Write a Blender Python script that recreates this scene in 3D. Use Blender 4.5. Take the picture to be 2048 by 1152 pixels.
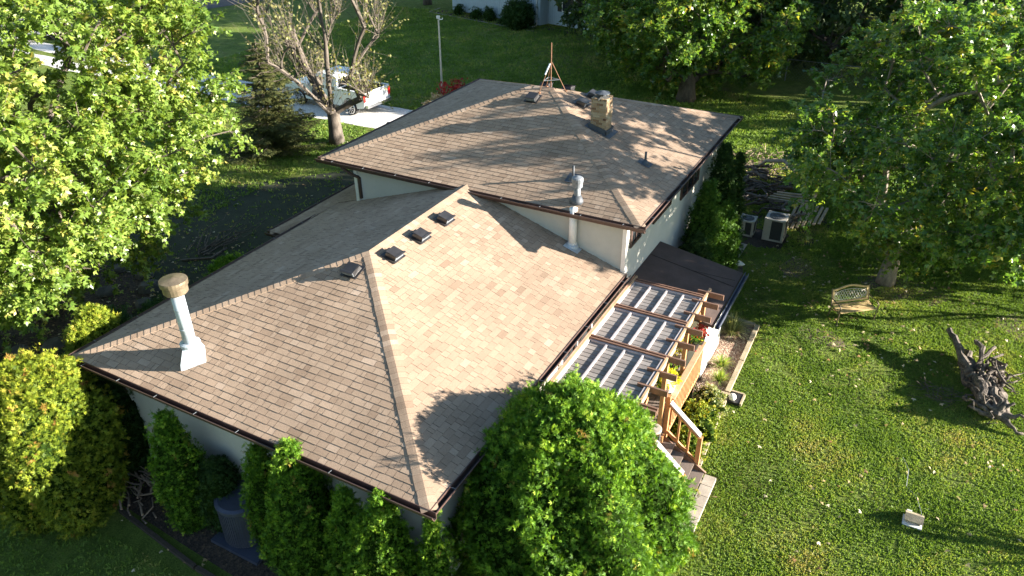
import bpy, math, random
import numpy as np
from mathutils import Vector, Matrix

# ------------------------------------------------------------------ clear
for o in list(bpy.data.objects): bpy.data.objects.remove(o)
scene = bpy.context.scene
C = scene.collection
rng = np.random.default_rng(7)
random.seed(7)

# ------------------------------------------------------------------ camera
CAM = np.array([-7.036, -5.454, 12.753])
YAW, PITCH, ROLL, FPX = 0.5047, 0.5390, -0.0122, 1530.2
fw = np.array([math.cos(YAW)*math.cos(PITCH), math.sin(YAW)*math.cos(PITCH), -math.sin(PITCH)])
rt = np.array([math.sin(YAW), -math.cos(YAW), 0.0]); up = np.cross(rt, fw)
r2 = math.cos(ROLL)*rt + math.sin(ROLL)*up; u2 = -math.sin(ROLL)*rt + math.cos(ROLL)*up
cd = bpy.data.cameras.new('camera'); cam = bpy.data.objects.new('camera', cd); C.objects.link(cam)
cam.matrix_world = Matrix(((r2[0], u2[0], -fw[0], CAM[0]), (r2[1], u2[1], -fw[1], CAM[1]), (r2[2], u2[2], -fw[2], CAM[2]), (0, 0, 0, 1)))
cd.sensor_width = 36; cd.lens = FPX*36/2048; cd.clip_end = 1000; cd.clip_start = 0.1
scene.camera = cam
scene.render.resolution_x = 1024; scene.render.resolution_y = 576

# ------------------------------------------------------------------ world, sun, exposure
SAZ, SEL = math.radians(-70), math.radians(15)
sundir = Vector((math.cos(SEL)*math.cos(SAZ), math.cos(SEL)*math.sin(SAZ), math.sin(SEL)))
w = bpy.data.worlds.new('World'); scene.world = w; w.use_nodes = True
nt = w.node_tree; nt.nodes.clear()
sky = nt.nodes.new('ShaderNodeTexSky'); sky.sky_type = 'NISHITA'; sky.sun_disc = False
sky.sun_elevation = SEL; sky.sun_rotation = math.pi/2 - SAZ; sky.air_density = 1.3; sky.dust_density = 0.3; sky.ozone_density = 2.5
bg = nt.nodes.new('ShaderNodeBackground'); bg.inputs['Strength'].default_value = 0.052
wo = nt.nodes.new('ShaderNodeOutputWorld')
nt.links.new(sky.outputs[0], bg.inputs[0]); nt.links.new(bg.outputs[0], wo.inputs[0])
sd = bpy.data.lights.new('sun', 'SUN'); sd.energy = 5.0; sd.angle = math.radians(0.5); sd.color = (1.0, 0.91, 0.78)
sun = bpy.data.objects.new('sun', sd); C.objects.link(sun)
sun.rotation_euler = sundir.to_track_quat('Z', 'Y').to_euler(); sun.location = (20, -30, 20)
scene.view_settings.view_transform = 'Standard'; scene.view_settings.look = 'None'
scene.view_settings.exposure = 2.42; scene.view_settings.gamma = 1
scene.render.engine = 'CYCLES'
scene.cycles.max_bounces = 6; scene.cycles.diffuse_bounces = 3; scene.cycles.glossy_bounces = 2
scene.cycles.transmission_bounces = 4; scene.cycles.transparent_max_bounces = 4

# ------------------------------------------------------------------ helpers
OFF = {}
def thing(name, label, cat, loc=(0, 0, 0), group=None):
    o = bpy.data.objects.new(name, None); C.objects.link(o); o.location = loc; o.empty_display_size = 0.2
    o['label'] = label; o['category'] = cat
    if group: o['group'] = group
    OFF[o.name] = np.array(loc, float)
    return o
def tag(o, label, cat, group=None):
    o['label'] = label; o['category'] = cat
    if group: o['group'] = group
    return o
def relabel(o, label=None, group=None):
    if label: o['label'] = label
    if group: o['group'] = group
    return o
def copy_tree(o, parent=None):
    c = o.copy(); C.objects.link(c)
    if parent: c.parent = parent
    for ch in list(o.children): copy_tree(ch, c)
    return c

class MB:
    def __init__(s): s.v = []; s.f = []; s.t = []
    def add(s, vs, fs, tone=0.5):
        b = len(s.v); s.v += [tuple(map(float, p)) for p in vs]; s.f += [tuple(b+i for i in f) for f in fs]; s.t += [tone]*len(fs); return s
    def box(s, c, d, rz=0, tone=0.5, taper=1.0):
        cx, cy, cz = c; dx, dy, dz = d[0]/2, d[1]/2, d[2]/2
        ca, sa = math.cos(rz), math.sin(rz); vs = []
        for z in (-1, 1):
            k = taper if z > 0 else 1
            for x, y in ((-1, -1), (1, -1), (1, 1), (-1, 1)):
                X, Y = x*dx*k, y*dy*k; vs.append((cx+X*ca-Y*sa, cy+X*sa+Y*ca, cz+z*dz))
        return s.add(vs, [(3, 2, 1, 0), (4, 5, 6, 7), (0, 1, 5, 4), (1, 2, 6, 5), (2, 3, 7, 6), (3, 0, 4, 7)], tone)
    def bar(s, p, q, w, h, upv=(0, 0, 1), tone=0.5):
        p = np.array(p, float); q = np.array(q, float); d = q-p; L = np.linalg.norm(d); d /= L
        u = np.array(upv, float); a = np.cross(d, u)
        if np.linalg.norm(a) < 1e-4: a = np.cross(d, (1, 0, 0))
        a /= np.linalg.norm(a); b = np.cross(a, d)
        vs = []
        for e in (p, q):
            for i, j in ((-1, -1), (1, -1), (1, 1), (-1, 1)): vs.append(e+a*i*w/2+b*j*h/2)
        return s.add(vs, [(0, 1, 2, 3), (7, 6, 5, 4), (4, 5, 1, 0), (5, 6, 2, 1), (6, 7, 3, 2), (7, 4, 0, 3)], tone)
    def tube(s, pts, rad, n=8, cap=True, tone=0.5):
        pts = [np.array(p, float) for p in pts]
        if not hasattr(rad, '__len__'): rad = [rad]*len(pts)
        vs = []; a = None
        for i, p in enumerate(pts):
            d = pts[min(i+1, len(pts)-1)]-pts[max(i-1, 0)]; d = d/(np.linalg.norm(d)+1e-9)
            if a is None:
                a = np.cross(d, (0, 0, 1)) if abs(d[2]) < .9 else np.cross(d, (1, 0, 0))
            a = a-d*(a@d); a = a/(np.linalg.norm(a)+1e-9); b = np.cross(d, a)
            for k in range(n):
                t = 2*math.pi*k/n; vs.append(p+(a*math.cos(t)+b*math.sin(t))*rad[i])
        fs = []
        for i in range(len(pts)-1):
            for k in range(n): fs.append((i*n+k, i*n+(k+1) % n, (i+1)*n+(k+1) % n, (i+1)*n+k))
        if cap: fs.append(tuple(range(n-1, -1, -1))); fs.append(tuple((len(pts)-1)*n+k for k in range(n)))
        return s.add(vs, fs, tone)
    def lathe(s, prof, c=(0, 0, 0), n=16, cap=True, tone=0.5):
        return s.tube([(c[0], c[1], c[2]+z) for r, z in prof], [r for r, z in prof], n, cap, tone)
    def poly(s, pts, thick, nrm=(0, 0, 1), tone=0.5):
        n = len(pts); nv = np.array(nrm, float)*thick
        vs = [np.array(p, float) for p in pts]; vs += [p-nv for p in vs]
        fs = [tuple(range(n)), tuple(range(2*n-1, n-1, -1))]
        for i in range(n): fs.append((i, n+i, n+(i+1) % n, (i+1) % n))
        return s.add(vs, fs, tone)
    def build(s, name, mat, parent=None, smooth=False, off=None):
        v = np.array(s.v, float)
        if off is None: off = OFF.get(parent.name, np.zeros(3)) if parent else np.zeros(3)
        v = v-off
        me = bpy.data.meshes.new(name); me.from_pydata(v.tolist(), [], s.f); me.update()
        at = me.attributes.new('tone', 'FLOAT', 'FACE'); at.data.foreach_set('value', np.array(s.t, dtype=np.float32))
        if smooth: me.polygons.foreach_set('use_smooth', [True]*len(me.polygons))
        me.materials.append(mat)
        o = bpy.data.objects.new(name, me); C.objects.link(o)
        if parent: o.parent = parent; OFF[o.name] = off
        return o

def np_mesh(name, verts, quads, tone, mat, parent=None, off=None, extra=None, upright=0.0, twr=.009, texp=2.25, notch=()):
    """verts (N,3), quads (M,4) index array, tone (M,)"""
    if off is None: off = OFF.get(parent.name, np.zeros(3)) if parent else np.zeros(3)
    me = bpy.data.meshes.new(name)
    k = quads.shape[1]
    me.vertices.add(len(verts)); me.vertices.foreach_set('co', (verts-off).astype(np.float32).ravel())
    me.loops.add(quads.size); me.loops.foreach_set('vertex_index', quads.astype(np.int32).ravel())
    me.polygons.add(len(quads)); me.polygons.foreach_set('loop_start', np.arange(0, quads.size, k, dtype=np.int32))
    me.update(calc_edges=True)
    at = me.attributes.new('tone', 'FLOAT', 'FACE'); at.data.foreach_set('value', tone.astype(np.float32))
    me.materials.append(mat)
    o = bpy.data.objects.new(name, me); C.objects.link(o)
    if parent: o.parent = parent; OFF[o.name] = off
    return o

# ------------------------------------------------------------------ materials
def nmat(name):
    m = bpy.data.materials.new(name); m.use_nodes = True; t = m.node_tree; t.nodes.clear()
    out = t.nodes.new('ShaderNodeOutputMaterial'); b = t.nodes.new('ShaderNodeBsdfPrincipled')
    t.links.new(b.outputs[0], out.inputs[0]); return m, t, b, out
def ramp(t, stops):
    r = t.nodes.new('ShaderNodeValToRGB'); e = r.color_ramp.elements
    while len(e) < len(stops): e.new(0.5)
    for i, (p, c) in enumerate(stops): e[i].position = p; e[i].color = (*c, 1)
    return r
def noise(t, scale, detail=4, rough=0.6, vec=None, dist=0.0):
    n = t.nodes.new('ShaderNodeTexNoise'); n.inputs['Scale'].default_value = scale; n.inputs['Detail'].default_value = detail
    n.inputs['Roughness'].default_value = rough; n.inputs['Distortion'].default_value = dist
    if vec is None:
        g = t.nodes.new('ShaderNodeNewGeometry'); vec = g.outputs['Position']
    t.links.new(vec, n.inputs['Vector']); return n
def mixc(t, a, b, fac, mode='MIX'):
    m = t.nodes.new('ShaderNodeMix'); m.data_type = 'RGBA'; m.blend_type = mode
    for s, v in ((m.inputs[0], fac), (m.inputs[6], a), (m.inputs[7], b)):
        if hasattr(v, 'is_linked') or hasattr(v, 'links'): t.links.new(v, s)
        elif isinstance(v, (int, float)): s.default_value = v
        else: s.default_value = (*v, 1)
    return m.outputs[2]
def stretch(t, sx, sy, sz):
    g = t.nodes.new('ShaderNodeNewGeometry'); m = t.nodes.new('ShaderNodeVectorMath'); m.operation = 'MULTIPLY'
    m.inputs[1].default_value = (sx, sy, sz); t.links.new(g.outputs['Position'], m.inputs[0]); return m.outputs[0]
def bump(t, b, h, strength, dist=0.02):
    n = t.nodes.new('ShaderNodeBump'); n.inputs['Strength'].default_value = strength; n.inputs['Distance'].default_value = dist
    t.links.new(h, n.inputs['Height']); t.links.new(n.outputs[0], b.inputs['Normal'])
def paint(name, col, rough=0.6, var=0.15, scale=6, metallic=0.0, bmp=0.0, st=(1, 1, 1), fine=60):
    m, t, b, out = nmat(name)
    v = stretch(t, *st); n = noise(t, scale, 5, .65, v); n2 = noise(t, fine, 3, .6, v)
    lo = tuple(c*(1-var) for c in col); hi = tuple(min(1, c*(1+var)) for c in col)
    r = ramp(t, [(0.3, lo), (0.7, hi)]); t.links.new(n.outputs[0], r.inputs[0])
    r2 = ramp(t, [(0.3, (1-var*.6,)*3), (0.7, (1+var*.3,)*3)]); t.links.new(n2.outputs[0], r2.inputs[0])
    t.links.new(mixc(t, r.outputs[0], r2.outputs[0], 1.0, 'MULTIPLY'), b.inputs['Base Color'])
    b.inputs['Roughness'].default_value = rough; b.inputs['Metallic'].default_value = metallic
    if bmp: bump(t, b, n2.outputs[0], bmp)
    return m
def tonemat(name, stops, rough=0.85, grain=120, gvar=0.25, st=(1, 1, 1), bmp=0.3, stain=0.12):
    """colour from the per-face 'tone' attribute through a ramp, times grain"""
    m, t, b, out = nmat(name)
    a = t.nodes.new('ShaderNodeAttribute'); a.attribute_name = 'tone'
    r = ramp(t, stops); t.links.new(a.outputs['Fac'], r.inputs[0])
    n = noise(t, grain, 3, .7, stretch(t, *st)); g = ramp(t, [(0.25, (1-gvar,)*3), (0.75, (1+gvar*.6,)*3)]); t.links.new(n.outputs[0], g.inputs[0])
    n2 = noise(t, 0.9, 4, .6); g2 = ramp(t, [(0.3, (1-stain,)*3), (0.7, (1+stain*.5,)*3)]); t.links.new(n2.outputs[0], g2.inputs[0])
    c = mixc(t, mixc(t, r.outputs[0], g.outputs[0], 1.0, 'MULTIPLY'), g2.outputs[0], 1.0, 'MULTIPLY')
    t.links.new(c, b.inputs['Base Color']); b.inputs['Roughness'].default_value = rough
    b.inputs['Specular IOR Level'].default_value = 0.2; b.inputs['Diffuse Roughness'].default_value = 1.0
    if bmp: bump(t, b, n.outputs[0], bmp, 0.01)
    return m
def leafmat(name, stops, trans=0.35, rough=0.5, spec=0.4, tcol=1.25):
    m, t, b, out = nmat(name)
    a = t.nodes.new('ShaderNodeAttribute'); a.attribute_name = 'tone'
    r = ramp(t, stops); t.links.new(a.outputs['Fac'], r.inputs[0])
    t.links.new(r.outputs[0], b.inputs['Base Color']); b.inputs['Roughness'].default_value = rough; b.inputs['Specular IOR Level'].default_value = spec
    tr = t.nodes.new('ShaderNodeBsdfTranslucent'); t.links.new(mixc(t, r.outputs[0], (tcol, tcol*.95, tcol*.45), 1.0, 'MULTIPLY'), tr.inputs['Color'])
    mx = t.nodes.new('ShaderNodeMixShader'); mx.inputs[0].default_value = trans
    t.links.new(b.outputs[0], mx.inputs[1]); t.links.new(tr.outputs[0], mx.inputs[2]); t.links.new(mx.outputs[0], out.inputs[0])
    return m

M = {}
M['shingle'] = tonemat('shingle', [(0, (.055, .038, .03)), (.05, (.055, .038, .03)), (.06, (.27, .192, .138)), (.40, (.345, .252, .183)), (.7, (.39, .29, .213)), (1, (.46, .355, .275))], .9, 70, .30, (1, 1, 1), .35, .17)
M['brown_metal'] = paint('brown_metal', (.075, .045, .038), .45, .15, 3)
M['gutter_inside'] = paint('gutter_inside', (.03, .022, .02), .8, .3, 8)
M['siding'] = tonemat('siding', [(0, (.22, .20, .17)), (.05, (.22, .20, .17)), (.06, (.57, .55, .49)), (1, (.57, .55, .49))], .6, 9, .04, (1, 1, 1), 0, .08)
M['white_trim'] = paint('white_trim', (.72, .71, .68), .5, .06, 5)
M['white_metal'] = paint('white_metal', (.42, .48, .54), .42, .2, 3, .15)
M['galv'] = paint('galvanised', (.17, .19, .215), .6, .3, 9, .15)
M['tan_metal'] = paint('tan_metal', (.20, .16, .11), .4, .35, 7, .4)
M['black_metal'] = paint('black_metal', (.025, .024, .026), .4, .3, 5)
M['rubber'] = paint('rubber', (.055, .065, .08), .6, .3, 8)
M['dark_glass'] = paint('dark_glass', (.03, .035, .04), .08, .2, 2)
M['rust_metal'] = paint('rust_metal', (.20, .10, .055), .7, .35, 14, .3)
M['brick'] = tonemat('brick', [(0, (.16, .08, .05)), (.25, (.30, .20, .12)), (.7, (.40, .29, .18)), (1, (.46, .38, .27))], .9, 50, .25)
M['mortar'] = paint('mortar', (.42, .38, .32), .95, .2, 20)
M['cedar'] = paint('cedar', (.42, .20, .085), .65, .25, 4, 0, .15, (1, 1, .3))
M['cedar_dark'] = paint('cedar_dark', (.17, .095, .065), .7, .25, 5, 0, .15)
M['cedar_top'] = paint('cedar_top', (.44, .29, .17), .75, .2, 5, 0, .15)
M['grey_board'] = tonemat('grey_board', [(0, (.235, .212, .20)), (1, (.335, .305, .285))], .8, 30, .18, (3, .4, 1))
M['panel_frame'] = paint('panel_frame', (.38, .35, .36), .7, .15, 6)
M['deck_board'] = tonemat('deck_board', [(0, (.16, .12, .10)), (1, (.27, .22, .19))], .8, 30, .2, (.4, 3, 1))
M['brown_roll'] = paint('brown_roll', (.085, .058, .05), .85, .25, 2.2, 0, .2)
M['gravel_white'] = None
M['concrete'] = paint('concrete', (.36, .32, .27), .9, .2, 3, 0, .2)
M['bark'] = paint('bark', (.105, .085, .07), .95, .45, 9, 0, .9, (1, 1, .25), 40)
M['bark_pale'] = paint('bark_pale', (.24, .205, .17), .95, .35, 8, 0, .8, (1, 1, .3), 40)
M['bark_mid'] = paint('bark_mid', (.12, .10, .082), .95, .4, 8, 0, .8, (1, 1, .3), 40)
M['twig'] = paint('twig', (.26, .19, .14), .9, .3, 6)
M['driftwood'] = paint('driftwood', (.115, .095, .08), .95, .75, 8, 0, 1.0, (1, 1, 1), 25)
M['maple_leaf'] = leafmat('maple_leaf', [(0, (.085, .16, .025)), (.5, (.18, .28, .045)), (.85, (.28, .36, .07)), (1, (.42, .38, .10))], .42, .4, .6)
M['green_leaf'] = leafmat('green_leaf', [(0, (.05, .125, .025)), (.55, (.115, .225, .04)), (.9, (.25, .34, .055)), (1, (.40, .36, .06))], .52, .3, .7)
M['dark_leaf'] = leafmat('dark_leaf', [(0, (.030, .065, .018)), (.6, (.055, .105, .026)), (1, (.12, .15, .035))], .38)
M['sparse_leaf'] = leafmat('sparse_leaf', [(0, (.12, .15, .04)), (.6, (.22, .22, .08)), (1, (.36, .30, .16))], .35)
M['arb'] = leafmat('arborvitae_spray', [(0, (.025, .070, .008)), (.42, (.085, .195, .014)), (.75, (.17, .32, .025)), (.92, (.32, .46, .05)), (1, (.26, .15, .05))], .3, .6, .25)
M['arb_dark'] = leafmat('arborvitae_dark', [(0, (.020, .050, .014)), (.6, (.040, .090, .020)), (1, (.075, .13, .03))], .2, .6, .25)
M['arb_mid'] = leafmat('arborvitae_mid', [(0, (.030, .075, .012)), (.55, (.065, .150, .018)), (1, (.14, .24, .03))], .22, .6, .25)
M['gold'] = leafmat('golden_spray', [(0, (.05, .09, .008)), (.45, (.16, .22, .018)), (.85, (.34, .37, .035)), (1, (.33, .15, .05))], .25, .6, .25)
M['needle'] = leafmat('needle', [(0, (.045, .060, .022)), (.6, (.105, .12, .040)), (1, (.22, .20, .07))], .15, .7, .2)
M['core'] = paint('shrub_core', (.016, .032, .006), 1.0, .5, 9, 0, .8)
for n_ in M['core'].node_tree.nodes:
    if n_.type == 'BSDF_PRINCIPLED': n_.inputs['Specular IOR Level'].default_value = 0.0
M['grass'] = leafmat('grass_blade', [(0, (.10, .18, .03)), (.45, (.185, .295, .055)), (.8, (.30, .35, .09)), (1, (.40, .35, .16))], .4, .6, .25)
M['ornamental'] = leafmat('ornamental_grass', [(0, (.12, .17, .05)), (1, (.45, .45, .22))], .3)
M['fallen'] = leafmat('fallen_leaf', [(0, (.22, .12, .05)), (.5, (.40, .30, .15)), (1, (.55, .50, .36))], .15)
M['red_flower'] = leafmat('red_petal', [(0, (.22, .012, .012)), (1, (.45, .05, .05))], .3)
M['yellow_flower'] = leafmat('yellow_petal', [(0, (.45, .42, .02)), (1, (.75, .68, .06))], .3)
M['white_flower'] = leafmat('white_petal', [(0, (.35, .42, .18)), (1, (.75, .72, .62))], .3)
M['white_plastic'] = paint('white_plastic', (.75, .75, .73), .4, .04, 4)
M['green_plastic'] = paint('green_plastic', (.10, .25, .19), .45, .1, 4)
M['stone'] = paint('stone', (.075, .075, .072), .9, .35, 4, 0, .8)
M['timber'] = paint('timber', (.34, .28, .19), .9, .3, 4, 0, .4)
M['soil'] = paint('soil', (.045, .034, .026), 1.0, .4, 7, 0, .6)
M['shade_dark_soil'] = paint('shade_dark_soil', (.024, .032, .014), 1.0, .5, 2.5, 0, .6)  # sparse-grass soil, coloured extra dark to deepen the shade on it
M['worn'] = paint('worn_ground', (.15, .115, .075), 1.0, .5, 5, 0, .8)
M['ac_metal'] = paint('ac_metal', (.40, .38, .33), .5, .1, 4)
M['ac_grille'] = paint('ac_grille', (.06, .065, .065), .6, .2, 30)
M['blue_grey'] = paint('blue_grey', (.065, .075, .115), .45, .15, 5, .3)
M['truck_paint'] = paint('truck_paint', (.72, .74, .76), .22, .03, 2)
M['chrome'] = paint('chrome', (.62, .62, .63), .2, .05, 2, .9)
M['tyre'] = paint('tyre', (.02, .02, .021), .85, .2, 8)
M['tail_red'] = paint('tail_red', (.55, .02, .02), .25, .05, 2)
M['bench_wood'] = paint('bench_wood', (.55, .40, .20), .55, .2, 6)
M['cream_iron'] = paint('cream_iron', (.55, .52, .44), .5, .1, 6)
M['house_blue'] = paint('house_blue', (.42, .50, .56), .6, .06, 4)
M['asphalt'] = paint('asphalt', (.06, .062, .066), .9, .2, 8, 0, .2)
M['roof_grey'] = paint('roof_grey', (.12, .11, .11), .9, .2, 8)
M['seam'] = paint('seam', (.03, .02, .02), .9, .2, 8)

# lawn
def lawn_material():
    m, t, b, out = nmat('lawn')
    n1 = noise(t, .22, 5, .6); n2 = noise(t, 2.2, 5, .7); n3 = noise(t, 26, 4, .75)
    r1 = ramp(t, [(.3, (.11, .18, .03)), (.5, (.16, .235, .045)), (.72, (.23, .245, .08))]); t.links.new(n1.outputs[0], r1.inputs[0])
    r2 = ramp(t, [(.3, (.60, .62, .6)), (.55, (1, 1, 1)), (.75, (1.35, 1.2, 1.1))]); t.links.new(n2.outputs[0], r2.inputs[0])
    r3 = ramp(t, [(.3, (.45, .48, .45)), (.7, (1.45, 1.4, 1.3))]); t.links.new(n3.outputs[0], r3.inputs[0])
    c = mixc(t, r1.outputs[0], r2.outputs[0], 1, 'MULTIPLY'); c = mixc(t, c, r3.outputs[0], 1, 'MULTIPLY')
    # bare dirt patches
    n4 = noise(t, .35, 6, .7, dist=.6); r4 = ramp(t, [(.62, (0, 0, 0)), (.70, (1, 1, 1))]); t.links.new(n4.outputs[0], r4.inputs[0])
    sep = t.nodes.new('ShaderNodeSeparateColor'); t.links.new(r4.outputs[0], sep.inputs[0])
    mul = t.nodes.new('ShaderNodeMath'); mul.operation = 'MULTIPLY'; mul.inputs[1].default_value = .55; t.links.new(sep.outputs[0], mul.inputs[0])
    c = mixc(t, c, (.17, .135, .085), mul.outputs[0])
    t.links.new(c, b.inputs['Base Color']); b.inputs['Roughness'].default_value = .9; b.inputs['Specular IOR Level'].default_value = .15
    bump(t, b, n3.outputs[0], 1.0, .12); return m
M['lawn'] = lawn_material()
def gravel_material(name, a, bcol, cc, sc=22):
    m, t, b, out = nmat(name)
    v = t.nodes.new('ShaderNodeTexVoronoi'); v.inputs['Scale'].default_value = sc
    g = t.nodes.new('ShaderNodeNewGeometry'); t.links.new(g.outputs['Position'], v.inputs['Vector'])
    sep = t.nodes.new('ShaderNodeSeparateColor'); t.links.new(v.outputs['Color'], sep.inputs[0])
    r = ramp(t, [(0, a), (.5, bcol), (1, cc)]); t.links.new(sep.outputs[0], r.inputs[0])
    n = noise(t, .8, 5, .65); r2 = ramp(t, [(.3, (.75, .73, .7)), (.65, (1.05, 1.05, 1.05))]); t.links.new(n.outputs[0], r2.inputs[0])
    t.links.new(mixc(t, r.outputs[0], r2.outputs[0], 1, 'MULTIPLY'), b.inputs['Base Color']); b.inputs['Roughness'].default_value = .95
    bump(t, b, v.outputs['Distance'], .6, .03); return m
M['gravel_white'] = gravel_material('gravel_white', (.48, .46, .44), (.66, .65, .63), (.80, .79, .78), 30)
M['gravel_bed'] = gravel_material('gravel_bed', (.15, .075, .055), (.30, .20, .145), (.48, .39, .30), 24)
M['mulch'] = gravel_material('mulch', (.02, .014, .010), (.045, .030, .022), (.10, .065, .04), 20)

# ------------------------------------------------------------------ ground
def struct(o): o['kind'] = 'structure'; return o
m = MB(); m.add([(-300, -300, 0), (300, -300, 0), (300, 300, 0), (-300, 300, 0)], [(0, 1, 2, 3)])
struct(m.build('lawn', M['lawn']))
def sheet(name, pts, z, mat, n=1):
    m = MB(); m.add([(x, y, z) for x, y in pts], [tuple(range(len(pts)))]); return struct(m.build(name, mat))
def wavy(x0, x1, y0, y1, step=.8, amp=.12, seed=1):
    r = random.Random(seed); pts = []
    y = y0
    while y < y1: pts.append((x1+r.uniform(-amp, amp), y)); y += step
    while y > y0: pts.append((x0+r.uniform(-amp, amp), y)); y -= step
    return pts
def strip(pl, wl, wr, z, name, mat, amp=.08, seed=1):
    """ribbon along polyline"""
    r = random.Random(seed); vs = []; fs = []
    P = []
    for i in range(len(pl)-1):
        a = np.array(pl[i], float); b = np.array(pl[i+1], float); n = max(1, int(np.linalg.norm(b-a)/.7))
        for k in range(n): P.append(a+(b-a)*k/n)
    P.append(np.array(pl[-1], float))
    for i, p in enumerate(P):
        d = P[min(i+1, len(P)-1)]-P[max(i-1, 0)]; d /= np.linalg.norm(d); nn = np.array([d[1], -d[0]])
        L = p-nn*(wl+r.uniform(-amp, amp)); R = p+nn*(wr+r.uniform(-amp, amp)); vs += [(*L, z), (*R, z)]
    for i in range(len(P)-1): fs.append((2*i, 2*i+1, 2*i+3, 2*i+2))
    m = MB(); m.add(vs, fs); return struct(m.build(name, mat))
strip([(23.7, 9), (23.75, 20), (23.8, 30), (23.9, 44), (25, 56), (27, 64)], 1.7, 1.65, .012, 'gravel_driveway', M['gravel_white'])
strip([(23.9, 29), (23.95, 44), (24.6, 52)], .35, .3, .018, 'driveway_grass_strip', M['lawn'], .1, 4)
strip([(2, 64), (20, 59.5), (31, 56), (60, 47), (100, 36)], 3.2, 3.2, .02, 'road', M['asphalt'], .05)
# ------------------------------------------------------------------ shingled roof helper
def clip_poly(poly, a, b, c):
    """keep a*x+b*y>=c"""
    out = []
    for i in range(len(poly)):
        p, q = poly[i], poly[(i+1) % len(poly)]
        dp = a*p[0]+b*p[1]-c; dq = a*q[0]+b*q[1]-c
        if dp >= 0: out.append(p)
        if (dp >= 0) != (dq >= 0):
            t = dp/(dp-dq); out.append((p[0]+(q[0]-p[0])*t, p[1]+(q[1]-p[1])*t))
    return out
def shingles(mb, corners, seed=1, expo=0.143, wmin=.09, wmax=.33):
    """corners: 3D polygon, first edge (0->1) is the eave, convex, ccw seen from outside"""
    r = random.Random(seed)
    c = [np.array(p, float) for p in corners]
    o = c[0]; u = c[1]-c[0]; u /= np.linalg.norm(u)
    n = np.zeros(3)
    for i in range(1, len(c)-1): n += np.cross(c[i]-c[0], c[i+1]-c[0])
    n /= np.linalg.norm(n); v = np.cross(n, u)
    P2 = [((p-o)@u, (p-o)@v) for p in c]
    hp = []
    for i in range(len(P2)):
        p, q = P2[i], P2[(i+1) % len(P2)]; a, b = -(q[1]-p[1]), (q[0]-p[0]); L = math.hypot(a, b); hp.append((a/L, b/L, (a*p[0]+b*p[1])/L))
    mb.poly([p-n*.004 for p in c], .05, n, .3)
    vmax = max(p[1] for p in P2); K = int(vmax/expo)+1
    def w3(x, y, h): return o+u*x+v*y+n*h
    for k in range(K):
        v0 = k*expo-.012; v1 = v0+expo*1.04
        row = clip_poly(clip_poly(P2, 0, 1, v0), 0, -1, -v1)
        if len(row) < 3: continue
        u0 = min(p[0] for p in row); ue = max(p[0] for p in row); x = u0-r.uniform(0, .3)
        wob = r.uniform(-.002, .002)
        while x < ue:
            wd = r.uniform(wmin, wmax); raised = r.random() < .5
            if r.random() < .12: wd *= 1.5
            x1 = x+wd-.007; vb = v0+wob+(0 if raised else .004)+r.uniform(-.0015, .0015)
            q = [(x, vb), (x1, vb), (x1, v1), (x, v1)]
            for a, b, cc in hp[1:]:
                q = clip_poly(q, a, b, cc)
                if len(q) < 3: break
            if len(q) >= 3:
                h0 = .0085 if raised else .0055; h1 = .001
                tn = min(1, max(.08, r.gauss(.56 if raised else .50, .15)))
                H = lambda p: h0+(h1-h0)*(p[1]-vb)/(v1-vb)
                vs = [w3(p[0], p[1], H(p)) for p in q]; nq = len(q)
                fs = [tuple(range(nq))]
                # butt and side skirts
                lo = [w3(p[0], p[1], -.002) for p in q]; sk = []
                for i in range(nq):
                    j = (i+1) % nq
                    if q[i][1] > v1-.01 and q[j][1] > v1-.01: continue
                    sk.append((nq+i, nq+j, j, i))
                b0 = len(mb.v); mb.add(vs+lo, fs, tn); mb.f += [tuple(b0+i for i in f) for f in sk]; mb.t += [.02]*len(sk)
            x += wd
def caps(mb, a, b, na, nb, wid=.15, step=.143, seed=1, lift=.02):
    """hip/ridge cap pieces from a (low) to b (high); na, nb outward roof normals each side"""
    r = random.Random(seed); a = np.array(a, float); b = np.array(b, float); d = b-a; L = np.linalg.norm(d); d /= L
    def side(nn):
        s = np.cross(d, nn); return s/np.linalg.norm(s)
    na = np.array(na, float); nb = np.array(nb, float); na /= np.linalg.norm(na); nb /= np.linalg.norm(nb)
    sa = side(na); sb = side(nb)
    if sa@nb > 0: sa = -sa      # side direction that goes down on face A
    if sb@na > 0: sb = -sb
    top = (na+nb); top /= np.linalg.norm(top)
    K = int(L/step)
    for k in range(K):
        p0 = a+d*(k*step); p1 = a+d*(min(L, k*step+step*1.25)); tn = min(1, max(.08, r.gauss(.54, .17)))
        jw = r.uniform(-.006, .006); vs = []
        for p, h, ww in ((p0, .013, wid+jw), (p1, .004, wid+jw)):
            vs += [p+sa*ww+na*(h*.6+.008), p+sa*.05+na*(h*.6+.009), p+top*(h*.6+.008), p+sb*.05+nb*(h*.6+.009), p+sb*ww+nb*(h*.6+.008)]
        bl = [p0+sa*wid+na*.0, p0+sa*.03+na*.0, p0, p0+sb*.03, p0+sb*wid]
        fs = [(i, i+1, i+6, i+5) for i in range(4)]
        vs += bl; ends = [(10+i, 11+i, i+1, i) for i in range(4)]
        # outer skirts
        vs += [p1+sa*wid, p1+sb*wid]; fs += [(0, 5, 15, 10), (9, 4, 14, 16)]
        b0 = len(mb.v); mb.add(vs, fs, tn); mb.f += [tuple(b0+i for i in f) for f in ends]; mb.t += [.02]*4

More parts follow.
